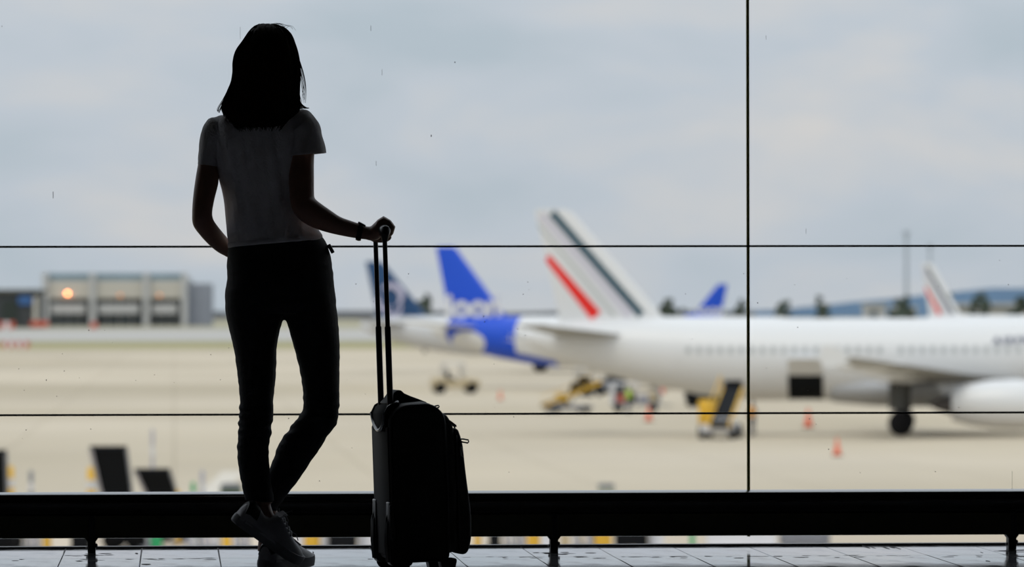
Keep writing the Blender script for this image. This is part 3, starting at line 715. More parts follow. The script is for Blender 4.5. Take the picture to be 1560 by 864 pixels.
# parked kit close below the window
def parked_loader(pxtop, ytop, pxfoot, D, wtop, wfoot, label):
    """belt loader parked nearly end-on, its black belt raised towards the hall"""
    foot = apron(pxfoot, D); top = C(pxtop, ytop, D - 1.2)
    a = thing('belt_loader', foot, label, 'belt loader', YAW, 'belt loaders parked below the window')
    inv = Matrix.Rotation(-YAW, 3, 'Z'); tv = inv @ (top - foot)
    bt = V((0, 0, .55)); Wt, Wf = wtop / 2, wfoot / 2
    mid = bt.lerp(tv, .55)
    def slab(x0f, x1f, d0, d1):
        r_ = []
        for p, W in ((bt, Wf), (mid, sm(Wf, Wt, .7)), (tv, Wt)):
            r_.append([p + V((x0f * W, d0, 0)), p + V((x1f * W, d0, 0)), p + V((x1f * W, d1, 0)), p + V((x0f * W, d1, 0))])
        return MB().rings(r_)
    obj('belt', slab(-.86, .92, 0, .10), m_eqblack, a)
    obj('side_frame', slab(-1.06, -.86, -.05, .16), m_eqlilac, a); obj('side_frame', slab(.92, 1.04, -.05, .16), m_eqgrey, a)
    obj('end_roller', MB().cyl(tv + V((-Wt, .05, 0)), tv + V((Wt, .05, 0)), .08, 10), m_eqblack, a)
    obj('chassis', MB().box(-.28, .28, .1, 2.9, .22, .62), m_eqblack, a, bev=.04)
    wheels(a, [(-.3, .5), (.3, .5), (-.3, 2.3), (.3, 2.3)], .28, .09)
    obj('lift_strut', MB().cyl((0, .8, .6), mid + V((0, .1, 0)), .07, 8), m_eqgrey, a)
    return a
parked_loader(165, 684, 187, 147, .95, .62, 'taller dark belt loader with raised black belt parked below the window at left')
parked_loader(232, 718, 262, 152.5, .95, .66, 'lower dark belt loader parked right of the taller one')
parked_loader(-25, 690, -12, 145, 1.15, .7, 'dark belt loader cut off by the left edge')

def bollard(px, D, h, col, label, wd=.28):
    a = thing('bollard', apron(px, D), label, 'bollard', group='bollards and posts below the window')
    obj('post', MB().tube([(0, 0, .05), (0, 0, h - .05), (0, 0, h)], [wd / 2, wd / 2, wd / 2 * .7], 14), col, a); obj('foot', MB().box(-wd * .8, wd * .8, -wd * .8, wd * .8, 0, .06), m_eqgrey, a)
    obj('band', MB().cyl((0, 0, h * .7), (0, 0, h * .82), wd / 2 + .006, 14), m_eqwhite, a)
for (px, D, h, col, wd, lb) in ((71, 146.5, 1.0, m_eqyel, .22, 'yellow bollard in the rail gap left of the first rail post'), (139, 154, 2.0, m_eqyel, .24, 'yellow post left of the tall parked belt loader'), (15, 157, 1.95, m_eqyel, .22, 'yellow post close to the left edge'),
        (345, 145, 1.0, m_eqyel, .25, 'yellow bollard left of the lifted shoe'), (475, 146.5, 1.0, m_eqyel, .42, 'fat yellow bollard right of the lifted shoe'), (727, 146.5, 1.0, m_eqyel, .18, 'yellow bollard right of the suitcase'),
        (812, 145, 1.0, m_eqyel, .34, 'yellow bollard left of the middle rail post'), (918, 145, 1.0, m_eqyel, .45, 'broad yellow bollard right of the middle rail post'), (47, 156, 1.85, m_eqgrey, .12, 'thin grey post between left edge and parked belt loader'),
        (232, 170, 2.7, m_eqlilac, .10, 'thin pale post rising behind the lower parked belt loader'), (308, 156, 1.85, m_eqlilac, .12, 'thin pale post right of the lower parked belt loader'), (294, 153.5, 1.6, m_green, .12, 'slim green post right of the lower parked belt loader'),
        (271, 150, 1.5, m_eqyel, .10, 'thin yellow post touching the lower parked belt loader'), (1054, 146.5, .9, m_green, .13, 'slim green post in the rail gap right of centre'), (860, 146.5, .9, m_tan, .25, 'beige post right beside the middle rail post')):
    bollard(px, D, h, col, lb, wd)
def bin_(px, D, col, label):
    a = thing('waste_bin', apron(px, D), label, 'bin')
    obj('tub', MB().rings([[V((x * k, y * k, z)) for x, y in ((-.17, -.2), (.17, -.2), (.17, .2), (-.17, .2))] for z, k in ((.08, .8), (.95, 1.0))]), col, a, bev=.02); obj('lid', MB().box(-.19, .19, -.22, .22, .95, 1.02), col, a, bev=.02); wheels(a, [(-.13, .17), (.13, .17)], .09, .03)
bin_(238, 146.2, m_green, 'green wheeled bin between the two parked belt loaders')
def panel_rack(px0, px1, D, label, n=6, cols=None, lean=.25):
    """rack of upright boards leaning on a low frame"""
    w_ = (px1 - px0) * D / F; a = thing('board_rack', apron(px0, D), label, 'rack', YAW, 'racks of boards below the window')
    obj('frame', MB().box(0, w_, -.25, .25, .05, .12).box(0, .05, .2, .25, .1, .95).box(w_ - .05, w_, .2, .25, .1, .95).box(0, w_, .2, .25, .9, .95), m_eqgrey, a)
    cols = cols or [m_eqlilac, m_eqwhite, m_eqgrey, m_eqlilac]
    for k in range(n):
        x = w_ * (k + .1) / n; M_ = Matrix.Translation((x, -.1, .12)) @ Matrix.Rotation(-lean * .4, 4, 'X') @ Matrix.Rotation(-lean * .6, 4, 'Y')
        obj('board', MB().box(0, w_ / n * .7, -.02, .02, 0, .85, M_), cols[k % len(cols)], a, smooth=False)
panel_rack(22, 60, 147.6, 'rack of grey and white boards in the rail gap at far left', 5)
panel_rack(284, 334, 147.6, 'rack of pale boards left of the standing woman', 6)
panel_rack(355, 380, 147.3, 'narrow board rack behind the lifted shoe', 3, [m_eqlilac, m_eqgrey, m_eqlilac])
panel_rack(768, 800, 147.6, 'rack of slanting grey boards left of the middle rail post', 4)
panel_rack(873, 906, 147.6, 'rack of slanting boards right of the middle rail post', 5, [m_eqlilac, m_eqgrey, m_tan])
panel_rack(213, 229, 147.6, 'short rack of white boards between the parked belt loaders', 3, [m_eqwhite, m_eqlilac])
def dolly(px0, px1, D, label, col=None, h=.75):
    w_ = (px1 - px0) * D / F; a = thing('pallet_dolly', apron(px0, D), label, 'dolly', YAW, 'low dark dollies below the window')
    obj('deck', MB().box(0, w_, -.6, .6, .1, h), col or m_eqblack, a, bev=.03); obj('top_rail', MB().box(.02, w_ - .02, -.58, -.54, h, h + .12).box(.02, w_ - .02, .54, .58, h, h + .12), m_eqgrey, a)
    wheels(a, [(w_ * .2, -.5), (w_ * .8, -.5), (w_ * .2, .5), (w_ * .8, .5)], .1, .05)
dolly(110, 136, 147, 'dark box dolly left of the first rail post'); dolly(501, 543, 147, 'dark box dolly between shoe and suitcase'); dolly(744, 762, 147, 'small dark dolly right of the suitcase', h=.9)
dolly(936, 986, 147.5, 'long dark dolly right of the broad yellow bollard'); dolly(1188, 1262, 148, 'widest dark dolly right of the upright joint', m_eqgrey, .5)
dolly(336, 367, 185, 'dark green low dolly peeking over the rail left of the woman', mat('dolly_green', (.06, .085, .05), .8), .5)
dolly(910, 936, 188, 'pale green low dolly peeking over the rail right of centre', mat('dolly_pale', (.43, .43, .33), .8), .38)
def wblock(px0, px1, D, label, h=.8):
    w_ = (px1 - px0) * D / F; a = thing('plastic_barrier', apron(px0, D), label, 'barrier', YAW, 'white plastic barriers below the window')
    obj('shell', MB().prism([(-.25, 0), (.25, 0), (.22, .15), (.09, .35), (.07, h), (-.07, h), (-.09, .35), (-.22, .15)], 0, w_, ((0, 1, 0), (0, 0, 1), (1, 0, 0))), m_eqwhite, a, bev=.02); obj('filler_cap', MB().cyl((w_ / 2, 0, h), (w_ / 2, 0, h + .03), .05, 10), m_red, a)
for a_, b_, lb in ((440, 462, 'white barrier right beside the lifted shoe'), (489, 500, 'short white barrier right of the fat yellow bollard'), (546, 572, 'white barrier left of the suitcase wheels'), (824, 850, 'pale barrier just left of the middle rail post'), (988, 1010, 'white barrier right of the long dark dolly'), (1076, 1182, 'longest white barrier behind the upright joint')):
    wblock(a_, b_, 147.5, lb)

# ================================================================== THE TRAVELLER
D0 = 17.33; S = F / D0                        # 500 px per metre at her distance
BASE = onZ(410, 868, 0); BASE.z = 0
def B(px, py, dd=0.): return C(px, py, D0 + dd)
def cat(p, t):
    n = len(p); i = min(int(t), n - 2); f_ = t - i
    q = [p[max(0, min(n - 1, i + k))] for k in (-1, 0, 1, 2)]
    return [.5 * (2 * q[1][j] + (q[2][j] - q[0][j]) * f_ + (2 * q[0][j] - 5 * q[1][j] + 4 * q[2][j] - q[3][j]) * f_ ** 2 + (3 * q[1][j] - q[0][j] - 3 * q[2][j] + q[3][j]) * f_ ** 3) for j in range(len(q[0]))]
def limb(mb, st, n=28, sub=4, scale=1., ex=2.0, cap=True, dshift=0.):
    """st: (lx,ly, rx,ry, depth offset, half depth) outline stations"""
    rs = []
    N_ = (len(st) - 1) * sub
    for k in range(N_ + 1):
        lx, ly, rx, ry, dd, hd = cat(st, k / sub)
        a = B(lx, ly, dd + dshift); b = B(rx, ry, dd + dshift); c = (a + b) / 2; ax = (b - a) / 2 * scale; ay = fwd * hd * scale
        ring = []
        for j in range(n):
            th = 2 * math.pi * j / n; cx, sy = math.cos(th), math.sin(th)
            if ex != 2: cx = math.copysign(abs(cx) ** (2 / ex), cx); sy = math.copysign(abs(sy) ** (2 / ex), sy)
            ring.append(c + ax * cx + ay * sy)
        rs.append(ring)
    mb.rings(rs, cap)
    return rs
def chain(mb, pts, rad, n=10):
    """finger / strand with rounded ends, points (px,py,dd)"""
    p = [B(*q) for q in pts]; t0 = (p[0] - p[1]).normalized(); t1 = (p[-1] - p[-2]).normalized()
    P_ = [p[0] + t0 * rad[0] * .8] + p + [p[-1] + t1 * rad[-1] * .55, p[-1] + t1 * rad[-1] * .9]
    R_ = [rad[0] * .5] + list(rad) + [rad[-1] * .8, rad[-1] * .35]
    mb.tube(P_, R_, n)

m_skin = mat('skin', (.30, .155, .105), .5, var=.08, vscale=25)
m_shirt = mat('shirt_white_cotton', (.72, .70, .72), .85, var=.05, vscale=30, bump=.25, bscale=220)
m_sleeve = mat('sleeve_white_cotton', (.72, .70, .72), .85, var=.05, vscale=30, bump=.25, bscale=220, transl=.12)
m_jeans = mat('jeans_black_denim', (.010, .011, .016), .85, var=.25, vscale=60, bump=.3, bscale=300)
m_hair = mat('hair_dark_brown', (.020, .011, .006), .7, spec=.08, var=.4, vscale=40, stretch=(6, 6, 1))
m_shoe = mat('shoe_white_leather', (.32, .32, .345), .5, var=.05, vscale=30); m_sole = mat('shoe_rubber', (.20, .20, .215), .65); m_blk = mat('black_trim', (.010, .010, .012), .5)

woman = thing('person', BASE, 'woman seen from behind in white t-shirt and black jeans holding a suitcase handle', 'person')

# stations
LARM = [(318, 186, 350, 214, .0, .045), (306, 205, 341, 232, .0, .046), (303, 240, 334, 252, -.012, .043), (298, 270, 333, 278, -.028, .041), (294, 300, 327, 303, -.045, .038), (292.5, 325, 323.5, 323, -.055, .036), (294, 343, 325, 334, -.05, .036),
        (305, 359, 330, 342, -.03, .036), (318, 373, 338, 352, .02, .034), (331, 384, 348, 364, .07, .030), (344, 391, 358, 374, .11, .026), (354, 397, 366, 383, .135, .022)]
RARM = [(442, 186, 485, 186, -.01, .046), (440, 215, 481, 214, -.03, .046), (439.5, 245, 478.6, 243, -.055, .043), (440, 275, 478.6, 273, -.08, .040), (441.5, 300, 478.8, 297, -.10, .039), (446, 322, 481, 303.5, -.115, .040), (459, 337, 489, 310, -.12, .038), (478, 347.5, 501, 318.5, -.12, .037),
        (500, 354.6, 518, 330, -.115, .033), (522, 359.6, 534, 336, -.108, .029), (541, 363, 547, 340.5, -.104, .026), (555, 364.8, 559, 345, -.10, .026), (566, 365.5, 571, 344, -.10, .030)]
TORSO = [(392, 158, 418, 158, -.005, .045), (380, 166, 432, 166, -.005, .055), (350, 174, 463, 171, -.005, .066), (328, 182, 477, 178, -.005, .078), (319, 192, 480, 190, -.005, .088), (319, 208, 478, 207, -.005, .098), (323, 235, 474, 235, 0, .105), (334.4, 273, 468, 273, .005, .108), (340.3, 302, 467, 302, .005, .10), (343, 335, 474, 335, .0, .098), (345, 358, 484, 350, 0, .104), (346.8, 371, 490.5, 357, 0, .108), (347.4, 376, 491.5, 361, 0, .110)]
HIPS = [(350, 372, 488, 358, 0, .102), (347, 384, 497.5, 371, 0, .105), (345.6, 396, 504, 391, .0, .112), (345, 409, 507, 410, -.004, .120), (345.5, 424, 508.3, 424, -.008, .126), (343, 445, 510, 440, -.01, .126), (342.5, 462, 512.5, 462, -.008, .118), (345, 478, 513.5, 478, -.004, .102)]
LLEG = [(343, 440, 436, 440, -.004, .112), (342.6, 472, 436, 472, -.004, .105), (348.6, 501, 427, 501, -.004, .095), (355.5, 529, 422.3, 529, -.002, .086), (359.8, 557, 421, 559, .0, .078), (363.2, 584, 419, 587, .0, .070), (365, 610, 416.8, 612, -.002, .064), (363.6, 634, 416, 634, -.006, .060), (361.6, 660, 413.4, 660, -.014, .060), (360.7, 682, 410.2, 682, -.02, .058), (362.3, 706, 410.5, 706, -.028, .053), (366.4, 731, 412.5, 731, -.034, .047), (370.8, 752, 417, 755, -.038, .042), (373.5, 762, 418.5, 766, -.04, .040)]
RLEG = [(424, 440, 510, 440, -.004, .112), (430, 472, 513.3, 470, .0, .105), (440, 501, 516, 498, .004, .096), (447.3, 529, 517.8, 525, .008, .086), (455, 557, 517.6, 560, .012, .078), (460.5, 590, 517.2, 596, .016, .068), (461.8, 609, 517.4, 622, .018, .064), (460.5, 624, 515.5, 642, .024, .062), (452, 638, 503.5, 658, .034, .060), (441, 651, 492, 677, .046, .059), (424.3, 676.5, 474.5, 703, .062, .056), (413.8, 706, 456.5, 730, .076, .050), (400, 735, 438.5, 753, .088, .043), (390, 757, 426, 770, .096, .040), (386, 768, 421.5, 780, .10, .038)]

# --- body: one continuous skin
body = MB()
limb(body, LARM, 20); limb(body, RARM, 20); limb(body, TORSO, 28, scale=.93); limb(body, HIPS[:-1], 28, scale=.90); limb(body, LLEG, 24, scale=.90); limb(body, RLEG, 24, scale=.90)
limb(body, [(382, 120, 428, 120, -.005, .055), (384, 145, 426, 145, -.008, .052), (382, 163, 428, 163, -.006, .056), (372, 176, 440, 176, -.004, .06)], 20)      # neck
limb(body, [(379, 748, 412, 750, -.038, .034), (384, 762, 412, 766, -.04, .032), (386, 778, 416, 781, -.036, .036), (384, 792, 424, 796, -.03, .034)], 16)           # ankle of the lifted foot
limb(body, [(392, 760, 420, 771, .10, .03), (394, 780, 424, 786, .10, .032), (394, 815, 426, 818, .10, .038), (392, 840, 428, 840, .11, .045)], 16)                # standing ankle
# head with a face, looking over the apron and a little to the left
hc = B(406, 98, .0); turn = math.radians(18)
hf = (fwd * math.cos(turn) - rgt * math.sin(turn)).normalized(); hs = (rgt * math.cos(turn) + fwd * math.sin(turn)).normalized()
def head_pt(lon, lat):
    """lon 0 = face forward"""
    cl = math.cos(lat); f_, s_, z_ = math.cos(lon) * cl, math.sin(lon) * cl, math.sin(lat)
    x, y, z = f_ * .094, s_ * .075, z_ * .115
    if z < 0: y *= 1 - .28 * (-z / .115) ** 1.4; x *= 1 - (.10 if f_ > 0 else .42) * (-z / .115) ** 1.3
    if f_ > 0:
        g = lambda a, b, ca, cb, wa, wb: math.exp(-((a - ca) / wa) ** 2 - ((b - cb) / wb) ** 2)
        x += .026 * g(s_ * .075, z, 0, -.028, .010, .016) + .014 * g(s_ * .075, z, 0, -.008, .008, .022)      # nose
        x += .008 * g(s_ * .075, z, 0, .022, .045, .010)                                                      # brow
        x -= .010 * (g(s_ * .075, z, .031, .003, .014, .010) + g(s_ * .075, z, -.031, .003, .014, .010))      # eye sockets
        x += .007 * (g(s_ * .075, z, 0, -.060, .022, .006) + g(s_ * .075, z, 0, -.071, .018, .006))           # lips
        x += .010 * g(s_ * .075, z, 0, -.098, .022, .016)                                                     # chin
    return hc + hf * x + hs * y + V((0, 0, 1)) * z
rs = []
for i in range(1, 30):
    lat = -math.pi / 2 + math.pi * i / 30; rs.append([head_pt(2 * math.pi * j / 40, lat) for j in range(40)])
body.rings(rs)
for s_ in (-1, 1):
    c_ = hc + hs * (s_ * .076) - hf * .006 - V((0, 0, .008)); body.ball(c_, .016, .022, .032, 10, 8)
# right hand closed round the grip (grip centre near 586,352); little finger nearest the camera
GX, GY = 586., 352.
limb(body, [(560, 366, 566, 344, -.10, .029), (567, 367, 571, 339, -.10, .036), (574, 366, 578, 333, -.10, .040), (580, 362, 587, 330.5, -.10, .041), (583, 356, 592, 334, -.10, .040)], 16)
for k, (dd, ln) in enumerate(((-.132, .93), (-.111, .99), (-.089, 1.02), (-.067, 1.0))):
    q = lambda x, y: (GX + (x - GX) * ln, GY + (y - GY) * ln, dd)
    chain(body, [q(577, 340), q(584.5, 334.5), q(592, 339.5), q(597.5, 346.5), q(595, 354.5), q(590, 359), q(584, 359.5)], [.0108, .0108, .0106, .0104, .0098, .0090, .0080], 10)
chain(body, [(563, 359, -.075), (570, 363, -.058), (578, 365, -.054), (587, 365.5, -.062), (593, 362, -.070)], [.013, .012, .0105, .0095, .008], 10)                   # thumb, under the grip on the far side
# left hand tucked at the front pocket
limb(body, [(350, 393, 364, 380, .12, .022), (360, 402, 378, 388, .142, .021), (372, 414, 392, 398, .150, .018), (380, 424, 400, 408, .150, .016)], 14)
for k, (ax_, ay_) in enumerate(((398, 410), (393, 415), (387, 420), (381, 424))):
    chain(body, [(ax_ - 8, ay_ - 7, .15), (ax_, ay_, .152), (ax_ + 7, ay_ + 10, .150), (ax_ + 10, ay_ + 20, .143)], [.0088, .0086, .0080, .0070], 8)
chain(body, [(366, 388, .15), (380, 389, .158), (392, 395, .158), (399, 402, .155)], [.011, .0105, .0095, .008], 8)
bme = fuse(body, .0036, 3, .5)
obj('body', bme, m_skin, woman, BASE)
for s_ in (-1, 1):
    e_ = obj('eye', MB().ball(hc + hf * .079 + hs * (s_ * .031) + V((0, 0, .003)), .011, .011, .011, 12, 8), mat('eye_white', (.7, .7, .68), .2), woman, BASE)
    obj('iris', MB().ball(hc + hf * .0875 + hs * (s_ * .031) + V((0, 0, .003)), .0045, .0045, .0045, 10, 6), mat('iris_brown', (.05, .025, .012), .2), e_, BASE)

# --- t-shirt
def fold(c):
    q = c - BASE; x = q.dot(rgt); z = q.z
    a = noise.noise(V((x * 34 + z * 5, z * 3.2, q.dot(fwd) * 9))) * .0075 + noise.noise(V((x * 14 - z * 6, z * 5, q.dot(fwd) * 5 + 7))) * .006
    return a
tee = MB(); limb(tee, TORSO[1:], 36, ex=2.15)
limb(tee, [(352, 178, 372, 214, -.002, .060), (330, 175.5, 356, 222, -.002, .060), (315, 183, 347, 233, -.002, .058), (308, 195, 342, 240, -.003, .057)], 24)
limb(tee, [(455, 165, 436, 205, -.006, .062), (467, 168.5, 436, 214, -.008, .060), (479, 176, 436, 224, -.018, .062), (486, 188, 436, 230, -.024, .061)], 24)
tme2 = fuse(tee, .005, 5, .5, fold)
shirt = obj('shirt', tme2, m_shirt, woman, BASE)
def sleeve(st, thick=.003):
    """open tube with a rolled hem"""
    o_ = MB(); rs1 = limb(MB(), st, 32, 5); mb = MB()
    inner = []
    for r in rs1:
        c = sum(r, V()) / len(r); inner.append([c + (p - c) * (1 - thick / (p - c).length) for p in r])
    mb.rings(rs1 + inner[::-1], cap=False, closed=True)
    return mb
def soft(mb, amp=.0025):
    me = bpy.data.meshes.new('s'); me.from_pydata([tuple(p) for p in mb.v], [], mb.f); finish(me, 0, 2, True)
    nudge(me, lambda c: amp * noise.noise((c - BASE) * 28))
    return me
obj('sleeve', soft(sleeve([(318, 181, 347, 230, -.002, .0585), (308.5, 194, 342, 239, -.003, .0575), (304.5, 214, 336, 246, -.006, .056), (302.3, 233, 336, 249, -.010, .055), (301.2, 247.5, 334.5, 252.5, -.012, .055), (300.6, 249.5, 334, 254.5, -.012, .056)])), m_sleeve, shirt, BASE)
obj('sleeve', soft(sleeve([(477, 175, 436.5, 212, -.020, .064), (486, 187.5, 436, 224, -.026, .064), (491, 206, 436.5, 231, -.034, .063), (494.3, 220, 437.5, 235, -.042, .064), (496.6, 229, 438, 237, -.047, .065), (497.4, 233, 438, 238.5, -.047, .066)])), m_sleeve, shirt, BASE)
hemr = limb(MB(), [(346.4, 370.5, 491.2, 357.5, 0, .1095), (346.6, 373, 491.8, 360, 0, .1115), (346.8, 376, 492, 363, 0, .1115), (347.2, 377.5, 491.5, 364.5, 0, .109)], 40, 2, ex=2.15)
mbh = MB(); inn = [[(sum(r, V()) / len(r)) + (p - sum(r, V()) / len(r)) * .97 for p in r] for r in hemr]; mbh.rings(hemr + inn[::-1], cap=False, closed=True)
obj('hem', soft(mbh, .003), m_shirt, shirt, BASE)

# --- jeans
def denim(c):
    q = c - BASE; x = q.dot(rgt); z = q.z; k = .0016
    for z0, wd in ((.45, .075), (.14, .05)): k += .0045 * math.exp(-((z - z0) / wd) ** 2)
    return k * (noise.noise(V((x * 12, q.dot(fwd) * 12, z * 62))) - .15)
jn = MB(); limb(jn, HIPS, 36); limb(jn, LLEG, 28); limb(jn, RLEG, 28)
jme = fuse(jn, .005, 4, .5, denim)
jeans = obj('jeans', jme, m_jeans, woman, BASE)
wr = limb(MB(), [(348.6, 373, 489.5, 359, 0, .105), (347, 381, 495.8, 367.5, 0, .107), (346.3, 388, 500.6, 379, 0, .110)], 40, 3)
mbw = MB(); inn = [[(sum(r, V()) / len(r)) + (p - sum(r, V()) / len(r)) * .965 for p in r] for r in wr]; mbw.rings(wr + inn[::-1], cap=False, closed=True)
obj('waistband', mbw, m_jeans, jeans, BASE)
def patch(x0, x1, y0, y1, skew=0.):
    """piece of denim laid on the seat of the jeans"""
    bm = bmesh.new(); bm.from_mesh(jme)
    for v_ in bm.verts: v_.co = v_.co + BASE
    keep = set()
    for f_ in bm.faces:
        d = f_.calc_center_median() - CAM; k = d.dot(fwd); px = 780 + F * d.dot(rgt) / k; py = 432 - F * d.dot(upv) / k
        yy = y1 - abs((px - (x0 + x1) / 2) / (x1 - x0)) * 14
        if x0 < px < x1 and y0 + skew * (px - x0) < py < yy and f_.normal.dot(fwd) < -.05: keep.add(f_)
    bmesh.ops.delete(bm, geom=[f_ for f_ in bm.faces if f_ not in keep], context='FACES')
    for v_ in bm.verts: v_.co = v_.co + v_.normal * .0016
    me = bpy.data.meshes.new('p'); bm.to_mesh(me); bm.free(); return me
obj('back_pocket', patch(356, 416, 402, 466, -.06), m_jeans, jeans, BASE); obj('back_pocket', patch(438, 496, 398, 462, -.06), m_jeans, jeans, BASE)
bl_ = MB()
a_, b_ = B(500.5, 372.5, -.01), B(507.5, 385.5, -.01); dv = (b_ - a_); nrm = V((0, 0, 1)).cross(fwd)
sd = dv.cross(fwd).normalized()
pts = []
for p in (a_, b_):
    for u_ in (-.0055, .0055):
        for v_ in (-.012, .012): pts.append(p + sd * u_ + fwd * v_)
bl_.add(pts, [(0, 1, 3, 2), (4, 6, 7, 5), (0, 4, 5, 1), (2, 3, 7, 6), (0, 2, 6, 4), (1, 5, 7, 3)])
obj('belt_clip', bl_, m_blk, woman, BASE, bev=.002)

# --- wrist watch
wt = MB(); rr = limb(MB(), [(541.5, 365.5, 547.5, 339.6, -.103, .0295), (545.5, 367.2, 551, 340.8, -.103, .0300), (549.5, 367, 554.5, 342.4, -.102, .0295)], 28, 2)
inn = [[(sum(r, V()) / len(r)) + (p - sum(r, V()) / len(r)) * .86 for p in r] for r in rr]; wt.rings(rr + inn[::-1], cap=False, closed=True)
watch = obj('wristwatch', wt, mat('watch_strap', (.02, .02, .022), .35, metal=.5), woman, BASE)
wc0 = B(550.8, 342.4, -.103); wn_ = (B(553.4, 337.6, -.103) - wc0).normalized()
obj('watch_case', MB().tube([wc0 - wn_ * .003, wc0 + wn_ * .004, wc0 + wn_ * .0055], [.0130, .0130, .0105], 20), mat('watch_steel', (.12, .12, .13), .3, metal=.9), watch, BASE)

# --- hair
HAIR = [(398, 36.2, 417, 36.5, -.02, .012), (388, 40, 428, 39.8, -.02, .045), (381, 47, 438, 46, -.022, .066), (374, 57, 444.5, 55, -.024, .080), (368, 66, 448.3, 65, -.026, .088), (360.8, 76, 451.8, 75, -.028, .092), (357, 87, 454.5, 86, -.03, .092), (355.2, 98, 456, 98, -.034, .088), (356, 112, 456.5, 112, -.04, .082), (352, 128, 456, 128, -.046, .075), (345, 145, 454.5, 145, -.052, .068), (340, 158, 456, 157, -.058, .060), (340, 169, 455, 168, -.064, .052), (345, 179, 443, 178, -.074, .042), (353, 189, 436, 188, -.082, .032), (368, 197, 422, 196, -.088, .020)]
hm = MB(); limb(hm, HAIR[:-1] + [(372, 195, 418, 194, -.086, .010)], 36, 4)
hair_me = fuse(hm, .006, 3, .5, lambda c: .003 * noise.noise(V(((c - BASE).dot(rgt) * 90, (c - BASE).dot(fwd) * 40, c.z * 6))))
hair = obj('hair', hair_me, m_hair, woman, BASE)
st = MB(); rnd = random.Random(4)
HAIR2 = HAIR[:-3] + [(344, 179, 444, 178, -.076, .041), (350, 189, 438, 188, -.088, .030), (360, 199, 430, 198, -.096, .022), (374, 208, 417, 207, -.102, .015)]
def strand(pts, r=.0012):
    p = [B(*q) for q in pts]; n_ = len(p); P_ = []; 
    for k in range((n_ - 1) * 4 + 1): P_.append(V(cat([tuple(q) for q in p], k / 4)))
    m_ = len(P_); st.tube(P_, [max(.0003, r * (1 - .75 * (k / (m_ - 1)) ** 2)) for k in range(m_)], 4)
for k in range(420):                                             # locks over the back and the sides
    u_ = rnd.uniform(-1, 1); th = u_ * math.pi * .5; j0 = rnd.uniform(0, 5); j1 = 15.2 - abs(rnd.gauss(0, 1.1)) if abs(u_) < .75 else rnd.uniform(10.5, 13.4)
    pts = []
    for q in range(9):
        jj = sm(j0, j1, q / 8); lx, ly, rx, ry, dd, hd = cat(HAIR2, min(len(HAIR2) - 1.001, jj))
        cx_ = math.sin(th) * 1.008 + (q / 8) ** 3 * rnd.uniform(-.03, .06) * (1 if u_ > 0 else -1)
        pts.append((sm(lx, rx, .5 + cx_ / 2), sm(ly, ry, .5 + cx_ / 2), dd - hd * math.cos(th) * 1.02 - .002))
    strand(pts, rnd.uniform(.0012, .0026))
for k in range(46):                                              # left side flicking out over the shoulder
    a_ = rnd.uniform(0, 1); d_ = rnd.uniform(-.05, .01); e_ = rnd.uniform(-1.5, 1.5)
    strand([(357 + a_ * 8, 88, d_), (355.5 + a_ * 9, 112, d_), (351 + a_ * 12 + e_, 130, d_), (341.5 + a_ * 16 + e_, 149, d_), (332 + a_ * 21 + e_, 164, d_ - .004), (329.5 + a_ * 24, 170 + a_ * 5 + e_, d_ - .006)], rnd.uniform(.0009, .0018))
for k in range(34):                                              # right side, ends turned out
    a_ = rnd.uniform(0, 1); d_ = rnd.uniform(-.06, .0); e_ = rnd.uniform(-1, 1)
    strand([(454 - a_ * 8, 84, d_), (456 - a_ * 8 + e_, 112, d_), (454.5 - a_ * 8 + e_, 140, d_), (458 - a_ * 10 + e_, 156, d_), (466 - a_ * 16, 163.5 - e_, d_ - .004), (471.5 - a_ * 18, 164.5 - e_ + a_ * 3, d_ - .006)], rnd.uniform(.0008, .0016))
for dx in (0, .8, -1.4, -3):                                       # loose lock off the right side
    strand([(452 + dx * .3, 80, -.03), (457.5 + dx * .6, 97, -.03), (462 + dx, 113, -.03), (465 + dx, 130, -.03), (465 + dx * 1.5, 146, -.03), (464.4 + dx * 1.5, 157, -.03)], .0011)
for dx in (0, 2.5, 5): strand([(454 + dx * .2, 95, -.02), (457 + dx * .4, 112, -.02), (459 + dx * .6, 128, -.02), (461 + dx * .5, 142, -.02), (463 + dx * .3, 152, -.02)], .0009)
for k in range(14):                                              # flyaways on the crown
    x = rnd.uniform(396, 440); y = 36.5 + max(0, abs(x - 408) - 12) ** 1.3 * .12
    strand([(x, y + 3, -.02), (x + 4, y - .4, -.02), (x + 10, y + .4 + rnd.uniform(-1.5, 1), -.02), (x + 15, y + 4 + rnd.uniform(-1, 2), -.02)], .0005)
obj('strands', st, m_hair, hair, BASE)['kind'] = 'stuff'

